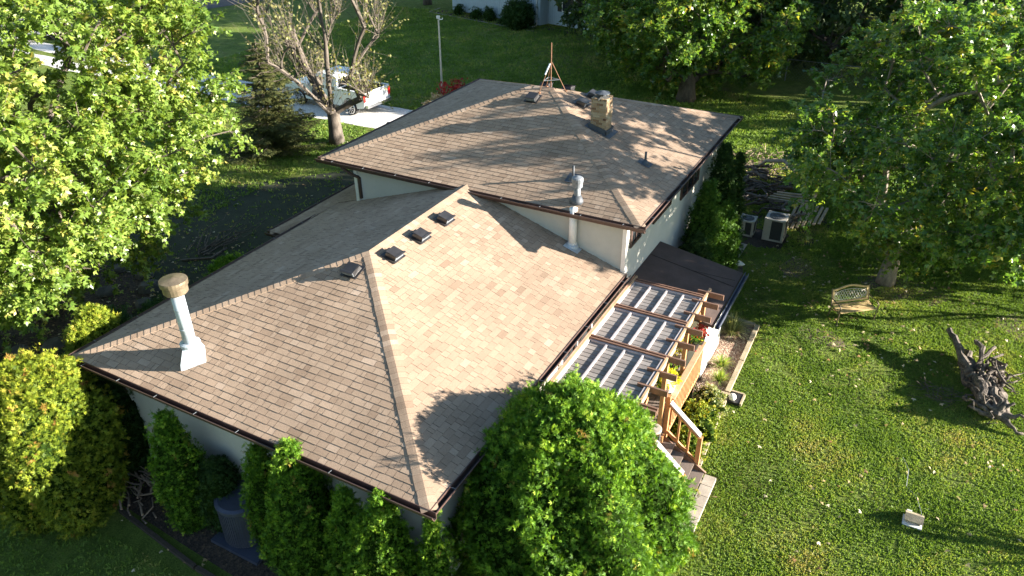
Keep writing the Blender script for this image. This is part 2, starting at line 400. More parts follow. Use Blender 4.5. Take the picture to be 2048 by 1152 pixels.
# ------------------------------------------------------------------ main house
GZ = 3.30                      # lower eave height
S1 = .3284; S2 = .3368
AY = 9.10; BX = 8.72
PY = AY/2; PZ = GZ+S1*PY
X0, X1, Y0, Y1, Z1 = 8.53, 17.53, -.332, 9.368, 3.30+1.4423
house = thing('house', 'cream sided split-level house with tan shingled hip roofs at two heights', 'house', (8.7, 4.5, 0))

def lap_wall(mb, p, q, z0, z1, nrm, expo=.105, tone=.5):
    """horizontal lap siding from p to q (2D)"""
    p = np.array([*p, 0.]); q = np.array([*q, 0.]); n = np.array([*nrm, 0.]); z = z0
    mb.add([p-n*.12+[0, 0, z0], q-n*.12+[0, 0, z0], q-n*.12+[0, 0, z1], p-n*.12+[0, 0, z1]], [(0, 1, 2, 3)], tone)
    while z < z1-1e-4:
        zt = min(z1, z+expo)
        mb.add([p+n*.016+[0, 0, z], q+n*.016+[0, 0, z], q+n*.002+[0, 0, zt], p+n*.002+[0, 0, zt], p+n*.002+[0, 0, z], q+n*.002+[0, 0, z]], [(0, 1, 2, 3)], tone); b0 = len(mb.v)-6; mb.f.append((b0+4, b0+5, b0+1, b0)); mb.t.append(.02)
        z = zt
    mb.add([p+[0, 0, z0], p+n*.016+[0, 0, z0], p+n*.004+[0, 0, z1], p+[0, 0, z1]], [(0, 1, 2, 3)], tone)
    mb.add([q+[0, 0, z0], q+n*.016+[0, 0, z0], q+n*.004+[0, 0, z1], q+[0, 0, z1]], [(3, 2, 1, 0)], tone)

wl = MB(); WX, WYa, WYb = .6, .55, 8.45
lap_wall(wl, (WX, WYb), (WX, WYa), .25, GZ-.10, (-1, 0))
lap_wall(wl, (WX, WYa), (BX, WYa), .25, GZ-.10, (0, -1))
lap_wall(wl, (BX, WYb), (WX, WYb), .25, GZ-.10, (0, 1))
wl.box(((WX+BX)/2, (WYa+WYb)/2, .13), (BX-WX-.02, WYb-WYa-.02, .26), 0, .1)
UX0, UX1, UY0, UY1 = BX, 17.2, .10, 8.28
lap_wall(wl, (UX0, UY1), (UX0, UY0), .25, Z1-.12, (-1, 0))
lap_wall(wl, (UX0, UY0), (UX1, UY0), .25, Z1-.12, (0, -1))
lap_wall(wl, (UX1, UY1), (UX0, UY1), .25, Z1-.12, (0, 1))
lap_wall(wl, (UX1, UY0), (UX1, UY1), .25, Z1-.12, (1, 0))
wl.box(((UX0+UX1)/2, (UY0+UY1)/2, .13), (UX1-UX0-.02, UY1-UY0-.02, .26), 0, .1)
wl.build('wall', M['siding'], house)
for x, y in ((WX, WYa), (WX, WYb)): MB().box((x, y, (GZ-.1+.25)/2), (.10, .10, GZ-.36), 0).build('corner_trim', M['white_trim'], house)
for x, y in ((UX0, UY0), (UX0, UY1), (UX1, UY0), (UX1, UY1)): MB().box((x, y, Z1/2), (.11, .11, Z1-.26), 0).build('corner_trim', M['white_trim'], house)

# lower roof
N = (0, 0, GZ); L = (0, AY, GZ); PK = (PY, PY, PZ); RE = (BX+.02, PY, PZ)
nR = np.array([0, -S1, 1.]); nF = np.array([-S1, 0, 1.]); nL = np.array([0, S1, 1.])
rf = MB()
shingles(rf, [N, (BX, 0, GZ), (BX, PY, PZ), PK], 11)
shingles(rf, [L, N, PK], 12)
shingles(rf, [(BX, AY, GZ), L, PK, (BX, PY, PZ)], 13)
caps(rf, N, PK, nR, nF, seed=3); caps(rf, L, PK, nF, nL, seed=4)
caps(rf, (BX, PY, PZ), (PK[0]-.1, PY, PZ+.0), nR, nL, seed=5)
# entry lean-to continuing the slope
zE = 3.0; yE = 10.06
E = lambda x, y: (x, y, zE+S1*(yE-y))
shingles(rf, [E(17.2, yE), E(6.8, yE), E(7.74, 9.12), E(17.2, 9.12)], 14)
shingles(rf, [E(17.2, 9.12), E(BX+.02, 9.12), E(BX+.02, 8.3), E(17.2, 8.3)], 15)
shingles(rf, [(6.8, yE, zE), (6.8, 9.12, zE), (7.74, 9.12, zE+.94*S1)], 16)
caps(rf, (6.8, yE, zE), (7.72, 9.14, zE+.92*S1), (-S1, 0, 1), nL, seed=8)
rf.build('roof', M['shingle'], house)['label'] = 'lower tan shingled hip roof'
# upper roof
xm = (X0+X1)/2; hw = (X1-X0)/2; RZ = Z1+S2*hw
A1 = (xm, Y1-hw, RZ); A2 = (xm, Y0+hw, RZ)
U = (X0, Y1, Z1); V = (X0, Y0, Z1); W_ = (X1, Y0, Z1); Q = (X1, Y1, Z1)
mR = np.array([0, -S2, 1.]); mF = np.array([-S2, 0, 1.]); mL = np.array([0, S2, 1.]); mB = np.array([S2, 0, 1.])
ru = MB()
shingles(ru, [U, V, A2, A1], 21); shingles(ru, [V, W_, A2], 22); shingles(ru, [Q, U, A1], 23); shingles(ru, [W_, Q, A1, A2], 24)
caps(ru, V, A2, mF, mR, seed=31); caps(ru, U, A1, mF, mL, seed=32); caps(ru, W_, A2, mR, mB, seed=33); caps(ru, Q, A1, mL, mB, seed=34)
caps(ru, A2, A1, mF, mB, seed=35)
ru.build('roof', M['shingle'], house)['label'] = 'upper tan shingled hip roof'
# soffits and fascia
so = MB()
def soffit(x0, x1, y0, y1, z, ins):
    a, b, c, d = ins
    so.box(((x0+x1)/2, (y0+b)/2, z-.10), (x1-x0-.02, b-y0, .03)); so.box(((x0+x1)/2, (y1+d)/2, z-.10), (x1-x0-.02, y1-d, .03))
    so.box(((x0+a)/2, (b+d)/2, z-.10), (a-x0, d-b, .03))
    if c < x1: so.box(((x1+c)/2, (b+d)/2, z-.10), (x1-c, d-b, .03))
soffit(.02, BX, .02, AY-.02, GZ, (WX, WYa, BX+1, WYb)); soffit(X0+.02, X1-.02, Y0+.02, Y1-.02, Z1, (UX0, UY0, UX1, UY1))
so.build('soffit', M['brown_metal'], house)

def gutter(a, b, out, z, name='gutter', w=.12, hang=1.1):
    """K style gutter: open trough along a-b (2D), out = outward unit 2D"""
    a = np.array([*a, 0.]); b = np.array([*b, 0.]); o = np.array([*out, 0.]); d = b-a; L = np.linalg.norm(d); d /= L
    prof = [(0, .02), (0, -.12), (.07, -.12), (.095, -.07), (w, -.03), (w, .004), (w-.014, .004), (w-.014, -.02), (.082, -.065), (.06, -.105), (.012, -.105), (.012, .02)]
    m = MB(); vs = []
    for p in (a, b):
        for x, h in prof: vs.append(p+o*x+np.array([0, 0, z+h]))
    n = len(prof); fs = [(i, (i+1) % n, n+(i+1) % n, n+i) for i in range(n)]
    fs += [(0, 1, 10, 11), (1, 2, 9, 10), (2, 3, 8, 9), (3, 4, 7, 8), (4, 5, 6, 7)]
    fs += [tuple(n+i for i in reversed(f)) for f in fs[-5:]]
    m.add(vs, fs); g = m.build(name, M['brown_metal'], house)
    x = .6
    while x < L:
        h = MB(); p = a+d*x; h.bar(p+o*.0+np.array([0, 0, z+.0]), p+o*(w-.005)+np.array([0, 0, z+.008]), .010, .005); x += hang
        h.build('gutter_hanger', M['galv'], g)
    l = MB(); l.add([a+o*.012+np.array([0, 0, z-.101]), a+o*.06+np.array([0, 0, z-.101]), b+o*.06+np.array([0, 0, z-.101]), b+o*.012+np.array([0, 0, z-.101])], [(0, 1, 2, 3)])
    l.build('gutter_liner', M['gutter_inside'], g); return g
gutter((-.0, AY+.12), (-.0, -.12), (-1, 0), GZ-.0)
gutter((.0, -.0), (BX-.02, -.0), (0, -1), GZ)
gutter((BX-.9, AY), (0, AY), (0, 1), GZ)
gutter((X0, Y1+.12), (X0, Y0-.12), (-1, 0), Z1)
gutter((X0, Y0), (X1, Y0), (0, -1), Z1)
gutter((X1, Y1), (X0, Y1), (0, 1), Z1)
gutter((X1, Y0-.12), (X1, Y1+.12), (1, 0), Z1)
gutter((17.2, yE), (6.8, yE), (0, 1), zE); gutter((6.8, yE+.1), (6.8, AY+.14), (-1, 0), zE)

def downspout(pts):
    m = MB()
    for a, b in zip(pts[:-1], pts[1:]): m.bar(a, b, .075, .06, (0, 1, 0) if abs(a[2]-b[2]) > .5 else (0, 0, 1))
    m.build('downspout', M['brown_metal'], house)
downspout([(X0-.06, 8.6, Z1-.12), (X0+.06, 8.36, Z1-.32), (BX-.05, 8.15, Z1-.42), (BX-.05, 8.15, 3.68)])
downspout([(X1+.05, Y0-.05, Z1-.12), (X1-.25, Y0+.30, Z1-.3), (X1-.30, .04, Z1-.42), (X1-.30, .04, .2)])
downspout([(-.06, AY-.5, GZ-.12), (.3, 8.6, GZ-.34), (.55, 8.50, GZ-.42), (.55, 8.50, .2)])

def window(x0, x1, z0, z1, y, side=-1, vdiv=1, shut=False):
    f = MB(); t = .07
    for a, b, c, d in ((x0, x1, z0, z0+t), (x0, x1, z1-t, z1), (x0, x0+t, z0+t, z1-t), (x1-t, x1, z0+t, z1-t)):
        f.box(((a+b)/2, y+side*.035, (c+d)/2), (b-a, .05, d-c))
    for i in range(vdiv):
        xx = x0+(x1-x0)*(i+1)/(vdiv+1); f.box((xx, y+side*.034, (z0+z1)/2), (.05, .045, z1-z0-2*t))
    fo = f.build('window', M['brown_metal'], house)
    p = MB(); p.box(((x0+x1)/2, y+side*.022, (z0+z1)/2), (x1-x0-2*t, .012, z1-z0-2*t)); p.build('pane', M['dark_glass'], fo)
window(9.0, 9.75, 3.86, 4.56, UY0); window(10.7, 12.15, 3.78, 4.56, UY0); window(13.1, 14.85, 3.50, 4.56, UY0, vdiv=2)
window(10.0, 11.4, 1.0, 2.1, UY0); window(15.4, 16.6, 1.0, 2.0, UY0)
window(2.2, 3.8, 1.3, 2.6, WYa); window(10.5, 12.0, 1.3, 2.5, UY1, 1); window(2.5, 4.2, 1.4, 2.6, WYb, 1)
dm = MB(); dm.box((6.9, WYa-.05, 1.95), (1.8, .06, 2.05)); dd = dm.build('door', M['white_trim'], house)
gm = MB(); gm.box((6.48, WYa-.085, 1.97), (.78, .012, 1.85)); gm.box((7.32, WYa-.085, 1.97), (.78, .012, 1.85)); gm.build('pane', M['dark_glass'], dd)

# roof vents (square slant-back boxes)
def vent_proto():
    m = MB()
    m.box((0, 0, .012), (.40, .42, .014)); base = m.build('roof_vent', M['black_metal'], house, off=np.zeros(3))
    h = MB(); a, b = .13, .155
    vs = [(-a, -b, .02), (a*1.15, -b, .02), (a*1.15, b, .02), (-a, b, .02), (-a*.85, -b*.9, .10), (a*1.15, -b, .15), (a*1.15, b, .15), (-a*.85, b*.9, .10)]
    h.add(vs, [(4, 5, 6, 7), (0, 1, 5, 4), (2, 3, 7, 6), (3, 0, 4, 7), (1, 2, 6, 5)])
    h.box((.175, 0, .155), (.05, .33, .012)); h.box((.0, 0, .142), (.24, .30, .006))
    h.build('hood', M['black_metal'], base, off=np.zeros(3))
    g = MB(); g.box((.157, 0, .085), (.012, .30, .10)); g.build('louvre', M['galv'], base, off=np.zeros(3))
    return base
vp = vent_proto()
def place_on(o, p, nrm, rot=0, lift=.02):
    """orient local z to roof normal; local +x downslope"""
    n = Vector(nrm).normalized(); down = Vector((n.x, n.y, 0)); down = (down-n*down.dot(n)).normalized()
    y = n.cross(down); mtx = Matrix((down, y, n)).transposed()
    o.matrix_local = Matrix.Translation(Vector(p)+n*lift-Vector(OFF['house'])) @ mtx.to_4x4() @ Matrix.Rotation(rot, 4, 'Z')
vents = [((4.80, 4.10), 'R'), ((5.84, 4.10), 'R'), ((6.88, 4.10), 'R'), ((3.92, 4.52), 'F'),
         ((12.42, 4.52), 'uF'), ((12.92, 3.22), 'uR'), ((13.75, 3.22), 'uR'), ((13.62, 4.72), 'uB'), ((13.62, 3.98), 'uB')]
for i, ((x, y), fc) in enumerate(vents):
    o = vp if i == 0 else copy_tree(vp, house)
    if fc == 'R': place_on(o, (x, y, GZ+S1*y), nR)
    elif fc == 'F': place_on(o, (x, y, GZ+S1*x), nF)
    elif fc == 'uF': place_on(o, (x, y, Z1+S2*(x-X0)), mF)
    elif fc == 'uR': place_on(o, (x, y, Z1+S2*(y-Y0)), mR)
    else: place_on(o, (x, y, Z1+S2*(X1-x)), mB)

# chimney
cx, cy = 12.10, 2.24; cz0 = Z1+S2*(cy-Y0)-.2; cw, cl, ch = .42, .44, .99
ch_top = cz0+.2+ch-.12
bm = MB(); z = cz0; k = 0; r = random.Random(5)
while z < ch_top-.01:
    hgt = .066
    for s in range(4):
        L_ = cw if s % 2 == 0 else cl
        x = -L_/2 - (0 if k % 2 else .1)
        while x < L_/2:
            a, b = max(x, -L_/2), min(x+.19, L_/2)
            if b-a > .02:
                tn = min(1, max(0, r.gauss(.6, .25)))
                if s == 0: bm.box((cx+(a+b)/2, cy-cl/2+.02, z+hgt/2), (b-a-.008, .06, hgt-.008), 0, tn)
                elif s == 2: bm.box((cx+(a+b)/2, cy+cl/2-.02, z+hgt/2), (b-a-.008, .06, hgt-.008), 0, tn)
                elif s == 1: bm.box((cx+cw/2-.018, cy+(a+b)/2, z+hgt/2), (.06, b-a-.008, hgt-.009), 0, tn)
                else: bm.box((cx-cw/2+.018, cy+(a+b)/2, z+hgt/2), (.06, b-a-.008, hgt-.009), 0, tn)
            x += .20
    z += hgt; k += 1
chim = bm.build('chimney', M['brick'], house)
c2 = MB(); c2.box((cx, cy, (cz0+ch_top)/2), (cw-.005, cl-.005, ch_top-cz0)); c2.build('mortar_joints', M['mortar'], chim)
c3 = MB(); c3.lathe([(.27, 0), (.27, .04), (.17, .07), (.13, .08)], (cx, cy, ch_top+.0), 4, tone=.5)
c3.build('chimney_crown', M['stone'], chim)
c4 = MB(); c4.lathe([(.11, .06), (.11, .13), (.21, .14), (.21, .16), (.03, .21)], (cx, cy, ch_top), 12); c4.build('chimney_cap', M['rubber'], chim)
c5 = MB()
zf = lambda y: Z1+S2*(y-Y0)
for sx in (-1, 1): c5.bar((cx+sx*(cw/2+.035), cy-cl/2-.04, zf(cy-cl/2)+.06), (cx+sx*(cw/2+.035), cy+cl/2+.04, zf(cy+cl/2)+.06), .03, .16)
c5.box((cx, cy-cl/2-.04, zf(cy-cl/2)+.04), (cw+.10, .03, .16)); c5.box((cx, cy+cl/2+.04, zf(cy+cl/2)+.06), (cw+.10, .03, .16))
c5.add([(cx-.33, cy-.40, zf(cy-.40)+.026), (cx+.33, cy-.40, zf(cy-.40)+.026), (cx+.33, cy+.36, zf(cy+.36)+.026), (cx-.33, cy+.36, zf(cy+.36)+.026)], [(0, 1, 2, 3)])
c5.build('flashing', M['rubber'], chim)

# tall blue-white flue on the lower front face
fx, fy = .93, 6.36; fz = GZ+S1*fx
m = MB(); m.lathe([(.125, .30), (.125, 1.62)], (fx, fy, fz), 20)
for z in (.72, 1.18): m.lathe([(.129, z), (.129, z+.03)], (fx, fy, fz), 20)
flue = m.build('flue_pipe', M['white_metal'], house, True)
m = MB(); m.lathe([(.36, -.10), (.34, .02), (.215, .30), (.19, .34)], (fx, fy, fz), 4, tone=.5)
m.lathe([(.20, .33), (.20, .39), (.15, .41)], (fx, fy, fz), 20); m.build('flue_base', M['white_metal'], flue)
m = MB(); m.lathe([(.21, 1.55), (.235, 1.58), (.235, 1.70), (.21, 1.72), (.262, 1.73), (.268, 1.80), (.262, 1.84), (.02, 1.88)], (fx, fy, fz), 24)
m.build('flue_cap', M['tan_metal'], flue, False)
# grey capped flue on the upper roof
gx, gy = 8.92, 1.50; gz = Z1+S2*(gx-X0)
m = MB(); m.lathe([(.085, -.05), (.085, .42)], (gx, gy, gz), 16); g = m.build('flue_pipe', M['galv'], house, True)
m = MB(); m.lathe([(.13, .38), (.13, .50), (.145, .51), (.145, .60), (.12, .63), (.02, .66)], (gx, gy, gz), 18); m.build('flue_cap', M['galv'], g)
m = MB(); m.lathe([(.19, -.03), (.155, .04), (.10, .16)], (gx, gy, gz), 14); m.build('flashing', M['rubber'], g, True)
# white pipe against the upper wall
m = MB(); m.lathe([(.10, -.1), (.10, 1.05)], (8.60, 1.44, GZ+S1*1.44), 18); m.lathe([(.12, .08), (.12, .11)], (8.60, 1.44, GZ+S1*1.44), 18)
g = m.build('vent_pipe', M['white_trim'], house, True)
m = MB(); m.lathe([(.17, -.08), (.15, .05), (.115, .09)], (8.60, 1.44, GZ+S1*1.44), 16)
m.add([(8.38, 1.2, GZ+S1*1.2+.025), (8.66, 1.2, GZ+S1*1.2+.025), (8.66, 1.6, GZ+S1*1.6+.025), (8.38, 1.6, GZ+S1*1.6+.025)], [(0, 1, 2, 3)])
m.build('flashing', M['white_metal'], g)
for (x, y, fc, h) in ((11.49, .68, 'R', .34), (9.62, 1.93, 'F', .36)):
    z = Z1+S2*(y-Y0) if fc == 'R' else Z1+S2*(x-X0)
    m = MB(); m.lathe([(.032, 0), (.032, h)], (x, y, z), 10); g = m.build('vent_pipe', M['rubber'], house, True)
    m = MB(); m.lathe([(.13, -.01), (.10, .05), (.045, .11)], (x, y, z), 12)
    n_ = mR if fc == 'R' else mF
    c0 = np.array([x, y, z+.03]); 
    for a in (1,):
        m.add([c0+[-.17, -.17, (-.17*S2 if fc == 'R' else -.17*S2)], c0+[.17, -.17, (-.17*S2 if fc == 'R' else .17*S2)], c0+[.17, .17, (.17*S2)], c0+[-.17, .17, (.17*S2 if fc == 'R' else -.17*S2)]], [(0, 1, 2, 3)])
    m.build('flashing', M['rubber'], g)

# antenna tripod
an = thing('antenna_mast', 'rusty bare antenna mast on a three-legged stand at the upper roof ridge', 'antenna mast', (13.03, 4.25, RZ))
m = MB(); m.tube([(13.03, 4.25, RZ+.03), (13.03, 4.25, RZ+1.30)], .018, 8); m.build('mast', M['rust_metal'], an)
feet = [(12.70, 4.47, RZ-.08), (13.22, 3.86, RZ-.08), (13.36, 4.55, RZ-.08)]
for i, f in enumerate(feet):
    m = MB(); m.tube([f, (13.03+(f[0]-13.03)*.06, 4.25+(f[1]-4.25)*.06, RZ+.74)], .011, 6); m.box((f[0], f[1], f[2]-.0), (.08, .08, .03)); m.build('leg', M['rust_metal'], an)
m = MB(); mid = [tuple(np.array(f)*.6+np.array((13.03, 4.25, RZ+.74))*.4) for f in feet]
for i in range(3): m.bar(mid[i], mid[(i+1) % 3], .02, .012)
m.build('brace', M['galv'], an)
m = MB(); m.bar((12.86, 4.36, RZ+.42), (13.00, 4.27, RZ+.72), .045, .03); m.build('bracket', M['white_metal'], an)

# ------------------------------------------------------------------ pergola, deck
pg = thing('pergola', 'cedar pergola roofed with three grey slatted panels beside the lower roof', 'pergola', (6.3, -1.05, 0))
m = MB(); m.bar((3.45, -1.95, 3.02), (9.35, -1.95, 3.02), .05, .14); m.build('header_beam', M['cedar_top'], pg)
m = MB(); m.bar((4.05, -.160, 3.05), (9.05, -.160, 3.05), .04, .14); m.build('ledger_beam', M['cedar_top'], pg)
m = MB(); m.bar((3.9, -.128, 3.02), (9.0, -.128, 3.02), .016, .30); m.build('ledger_board', M['cedar_dark'], pg)
for x in (4.15, 4.66+1.42, 7.55, 8.88):
    m = MB(); m.bar((x-.045, -.18, 3.05), (x-.045, -1.92, 3.05), .04, .13); m.bar((x+.045, -.18, 3.05), (x+.045, -1.92, 3.05), .04, .13); m.build('cross_beam', M['cedar_dark'], pg)
for x in (9.14, 8.66, 8.04, 7.40, 6.78, 6.15, 5.57, 4.99, 4.40, 4.30):
    m = MB(); m.bar((x, -1.70, 3.03), (x, -2.34, 3.03), .045, .14); m.build('rafter_tail', M['cedar_dark'], pg)
for x, y in ((4.3, -1.95), (6.1, -1.95), (7.55, -1.95), (8.88, -1.95), (4.3, -.26), (8.88, -.26)):
    m = MB(); m.box((x, y, (.93+2.985)/2), (.09, .09, 2.985-.93)); m.build('post', M['cedar'], pg)
m = MB(); m.bar((4.3, -1.95, 2.35), (4.85, -1.98, 2.93), .04, .09); m.bar((8.88, -1.95, 2.35), (8.35, -1.98, 2.93), .04, .09); m.build('brace', M['cedar'], pg)
for x in (8.9+.35, 8.9+.35): pass
panels = [(4.24, 6.00), (6.16, 7.46), (7.64, 8.80)]
rr = random.Random(3)
for x0, x1 in panels:
    m = MB(); n = int((x1-x0)/.145)
    for k in range(n):
        xa = x0+(x1-x0)*k/n; xb = x0+(x1-x0)*(k+1)/n-.024
        m.box(((xa+xb)/2, -1.04, 3.02), (xb-xa, 1.70, .022), 0, rr.random())
    s = m.build('slat_panel', M['grey_board'], pg)
    m = MB()
    for y in (-.20, -.62, -1.04, -1.46, -1.88): MB().box(((x0+x1)/2, y, 3.050), (x1-x0, .04, .055)).build('rib', M['panel_frame'], s)
    for x in (x0, x1): MB().box((x, -1.04, 3.054), (.035, 1.70, .05)).build('end_bar', M['panel_frame'], s)

dk = thing('deck', 'raised cedar deck with spindle railing and steps down to the lawn', 'deck', (7, -1, 0))
m = MB(); y = -2.02; k = 0
while y < .5:
    m.box((6.95, y+.068, .90), (3.9, .134, .03), 0, rr.random()); y += .142
m.build('deck_floor', M['deck_board'], dk)
m = MB(); m.box((6.95, -2.04, .81), (3.94, .04, .20)); m.box((4.98, -.78, .81), (.04, 2.5, .2)); m.build('skirt_board', M['cedar'], dk)
for x, y in ((5.05, -1.95), (6.3, -1.95), (8.8, -1.95), (5.05, .3), (8.8, .3)):
    m = MB(); m.box((x, y, .36), (.1, .1, .70)); m.build('deck_post', M['cedar_dark'], dk)
def railing(a, b, z0, z1, zb0, zb1, name='railing', steps=None):
    a = np.array(a, float); b = np.array(b, float); L = np.linalg.norm(b-a)
    m = MB(); m.bar((*a, z0), (*b, z1), .13, .035); rl = m.build(name, M['cedar_top'] if name == 'railing' else M['panel_frame'], dk)
    m = MB(); m.bar((*a, zb0+.02), (*b, zb1+.02), .045, .085); m.bar((*a, z0-.08), (*b, z1-.08), .04, .085); m.build('rail', M['cedar'], rl)
    n = max(2, int(L/(.125 if steps is None else steps)))
    for i in range(1, n):
        t = i/n; p = a+(b-a)*t; zt = z0+(z1-z0)*t; zb = zb0+(zb1-zb0)*t
        m = MB(); m.box((p[0], p[1], (zt+zb)/2), (.045, .045, zt-zb-.04)); m.build('baluster', M['cedar'], rl)
    return rl
railing((6.35, -2.09), (8.86, -2.09), 1.84, 1.84, .95, .95)
railing((6.28, -2.1), (6.25, -2.86), 1.80, 1.16, .93, .32, 'stair_railing', .24)
railing((5.0, -2.1), (5.0, -2.86), 1.80, 1.10, .93, .32, 'stair_railing', .3)
for x, y, zb, zt in ((6.30, -2.04, .0, 1.95), (6.25, -2.86, 0, 1.12), (5.0, -2.86, 0, 1.06), (5.0, -2.04, .0, 1.82)):
    m = MB(); m.box((x, y, (zb+zt)/2), (.10, .10, zt-zb)); m.build('newel_post', M['cedar'], dk)
for i in range(4):
    z = .72-.18*i; y = -2.20-.245*i
    m = MB()
    m.box((5.63, y, z), (1.24, .27, .035), 0, .7); m.box((5.63, y-.115 if False else y+.125, z-.09), (1.2, .02, .15), 0, .1)
    m.build('stair_tread', M['deck_board'], dk)
for x in (5.06, 6.20):
    m = MB(); m.bar((x, -2.05, .74), (x, -3.05, .10), .04, .24); m.build('stringer', M['cedar_dark'], dk)
for i, x in enumerate((4.72, 5.06, 5.40, 5.74, 6.08)): MB().box((x, -3.22, .055), (.325, .26, .11), 0, .8).build('landing_block', M['concrete'], dk)

# plant pots and stool on the deck
def leaf_tmpl(kind):
    if kind == 'maple':
        V_ = []; F_ = []
        for ang, ln, wd in ((0, 1.0, .26), (62, .82, .24), (-62, .82, .24)):
            a = math.radians(ang); ca, sa = math.cos(a), math.sin(a)
            for x, y in ((0, -.04), (wd, .42*ln), (0, ln), (-wd, .42*ln)):
                X, Y = x*ca-y*sa, x*sa+y*ca; V_.append((X, Y, -.22*(X*X+Y*Y)))
        F_ = [(0, 1, 2, 3), (4, 5, 6, 7), (8, 9, 10, 11)]
    elif kind == 'spray':
        V_ = []
        for ang, ln, wd in ((0, 1.15, .105), (34, .85, .09), (-34, .85, .09)):
            a = math.radians(ang); ca, sa = math.cos(a), math.sin(a)
            for x, y in ((0, 0), (wd, .5*ln), (0, ln), (-wd, .5*ln)):
                X, Y = x*ca-y*sa, x*sa+y*ca; V_.append((X, Y, -.15*(X*X+Y*Y)))
        F_ = [(0, 1, 2, 3), (4, 5, 6, 7), (8, 9, 10, 11)]
    elif kind == 'quad':
        V_ = [(0, 0, 0), (.36, .45, -.05), (0, 1, -.2), (-.36, .45, -.05)]; F_ = [(0, 1, 2, 3)]
    elif kind == 'blade':
        V_ = [(-.06, 0, 0), (.06, 0, 0), (.02, 1, -.35), (-.02, 1, -.35)]; F_ = [(0, 1, 2, 3)]
    return np.array(V_, float), np.array(F_)
TM = {k: leaf_tmpl(k) for k in ('maple', 'spray', 'quad', 'blade')}
def leaves(name, pos, axis, nrm, size, tone, mat, kind='maple', parent=None, extra_quads=None):
    V_, F_ = TM[kind]; n = len(pos)
    y = axis/(np.linalg.norm(axis, axis=1, keepdims=True)+1e-9)
    x = np.cross(y, nrm); x /= (np.linalg.norm(x, axis=1, keepdims=True)+1e-9); z = np.cross(x, y)
    s = size[:, None, None]
    P = pos[:, None, :]+s*(V_[None, :, 0:1]*x[:, None, :]+V_[None, :, 1:2]*y[:, None, :]+V_[None, :, 2:3]*z[:, None, :])
    nv = len(V_); nf = len(F_)
    Q_ = (F_[None]+(np.arange(n)*nv)[:, None, None]).reshape(-1, 4)
    T_ = np.repeat(tone, nf)
    return np_mesh(name, P.reshape(-1, 3), Q_, np.clip(T_, 0, 1), mat, parent)
def unit(a): return a/(np.linalg.norm(a, axis=-1, keepdims=True)+1e-9)

def potted(x, y, z, potmat, leafmat_, label, rad=.17, hh=.28, n=160, spread=.22, pot_h=.22, kind='quad', sz=.07, second=None):
    t = thing('potted_plant', label, 'potted plant', (x, y, z), 'pots of flowers along the deck railing')
    m = MB(); m.lathe([(rad*.7, 0), (rad, pot_h), (rad*1.08, pot_h), (rad*1.08, pot_h+.02), (rad*.85, pot_h-.02)], (x, y, z), 16); m.build('pot', potmat, t)
    d = rng.normal(size=(n, 3)); d[:, 2] = abs(d[:, 2])*.8+.1; d = unit(d); rr_ = rng.uniform(.35, 1, n)[:, None]
    p = np.array([x, y, z+pot_h])+d*rr_*np.array([spread, spread, hh])
    leaves('foliage', p, d+rng.normal(size=(n, 3))*.4, unit(rng.normal(size=(n, 3))+[0, 0, 1]), rng.uniform(.7, 1.3, n)*sz, rng.random(n), leafmat_, kind, t)
    if second:
        k = n//2; d = unit(rng.normal(size=(k, 3))+[0, 0, .8]); p = np.array([x, y, z+pot_h])+d*np.array([spread, spread, hh])*1.02
        leaves('blossom', p, d, unit(rng.normal(size=(k, 3))), rng.uniform(.7, 1.3, k)*sz*.8, rng.random(k), second, 'quad', t)
    return t
potted(8.45, -1.92, 1.86, M['black_metal'], M['green_leaf'], 'black pot of red flowers on the railing by the white screen', spread=.2, second=M['red_flower'])
potted(8.75, -1.55, .93, M['concrete'], M['yellow_flower'], 'lime yellow bushy plant between the pergola post and the brown patio roof', hh=1.2, n=260, spread=.3, pot_h=.5)
potted(6.60, -1.92, 1.86, M['white_plastic'], M['yellow_flower'], 'white pot of yellow flowers hanging on the spindle railing', spread=.24, n=200, second=M['yellow_flower'])
potted(7.45, -1.70, .93, M['black_metal'], M['green_leaf'], 'tall dark green potted plant behind the middle of the railing', hh=.9, spread=.32, pot_h=.3, n=280, sz=.12, kind='quad')
potted(5.62, -1.72, 1.2, M['green_plastic'], M['white_flower'], 'green pot of pale flowers under the near end of the pergola', spread=.24, hh=.34, n=200, pot_h=.34)
potted(5.06, -1.80, 1.2, M['white_plastic'], M['yellow_flower'], 'tall yellow-green potted plant at the head of the steps', spread=.16, hh=.5, n=180)
potted(8.72, -2.02, 1.86, M['black_metal'], M['red_flower'], 'red flowering pot nearest the brown patio roof', spread=.18, hh=.3, n=150, rad=.12)
st = thing('stool', 'small round grey stool with metal legs at the top of the steps', 'stool', (5.55, -1.98, .93))
m = MB(); m.lathe([(.17, .58), (.18, .60), (.18, .63), (.16, .64)], (5.55, -1.98, .93), 20); m.build('seat', M['concrete'], st)
for a in range(4):
    t_ = a*math.pi/2+.4; m = MB(); m.tube([(5.55+.14*math.cos(t_), -1.98+.14*math.sin(t_), 1.51), (5.55+.17*math.cos(t_), -1.98+.17*math.sin(t_), .93)], .010, 6); m.build('leg', M['galv'], st)

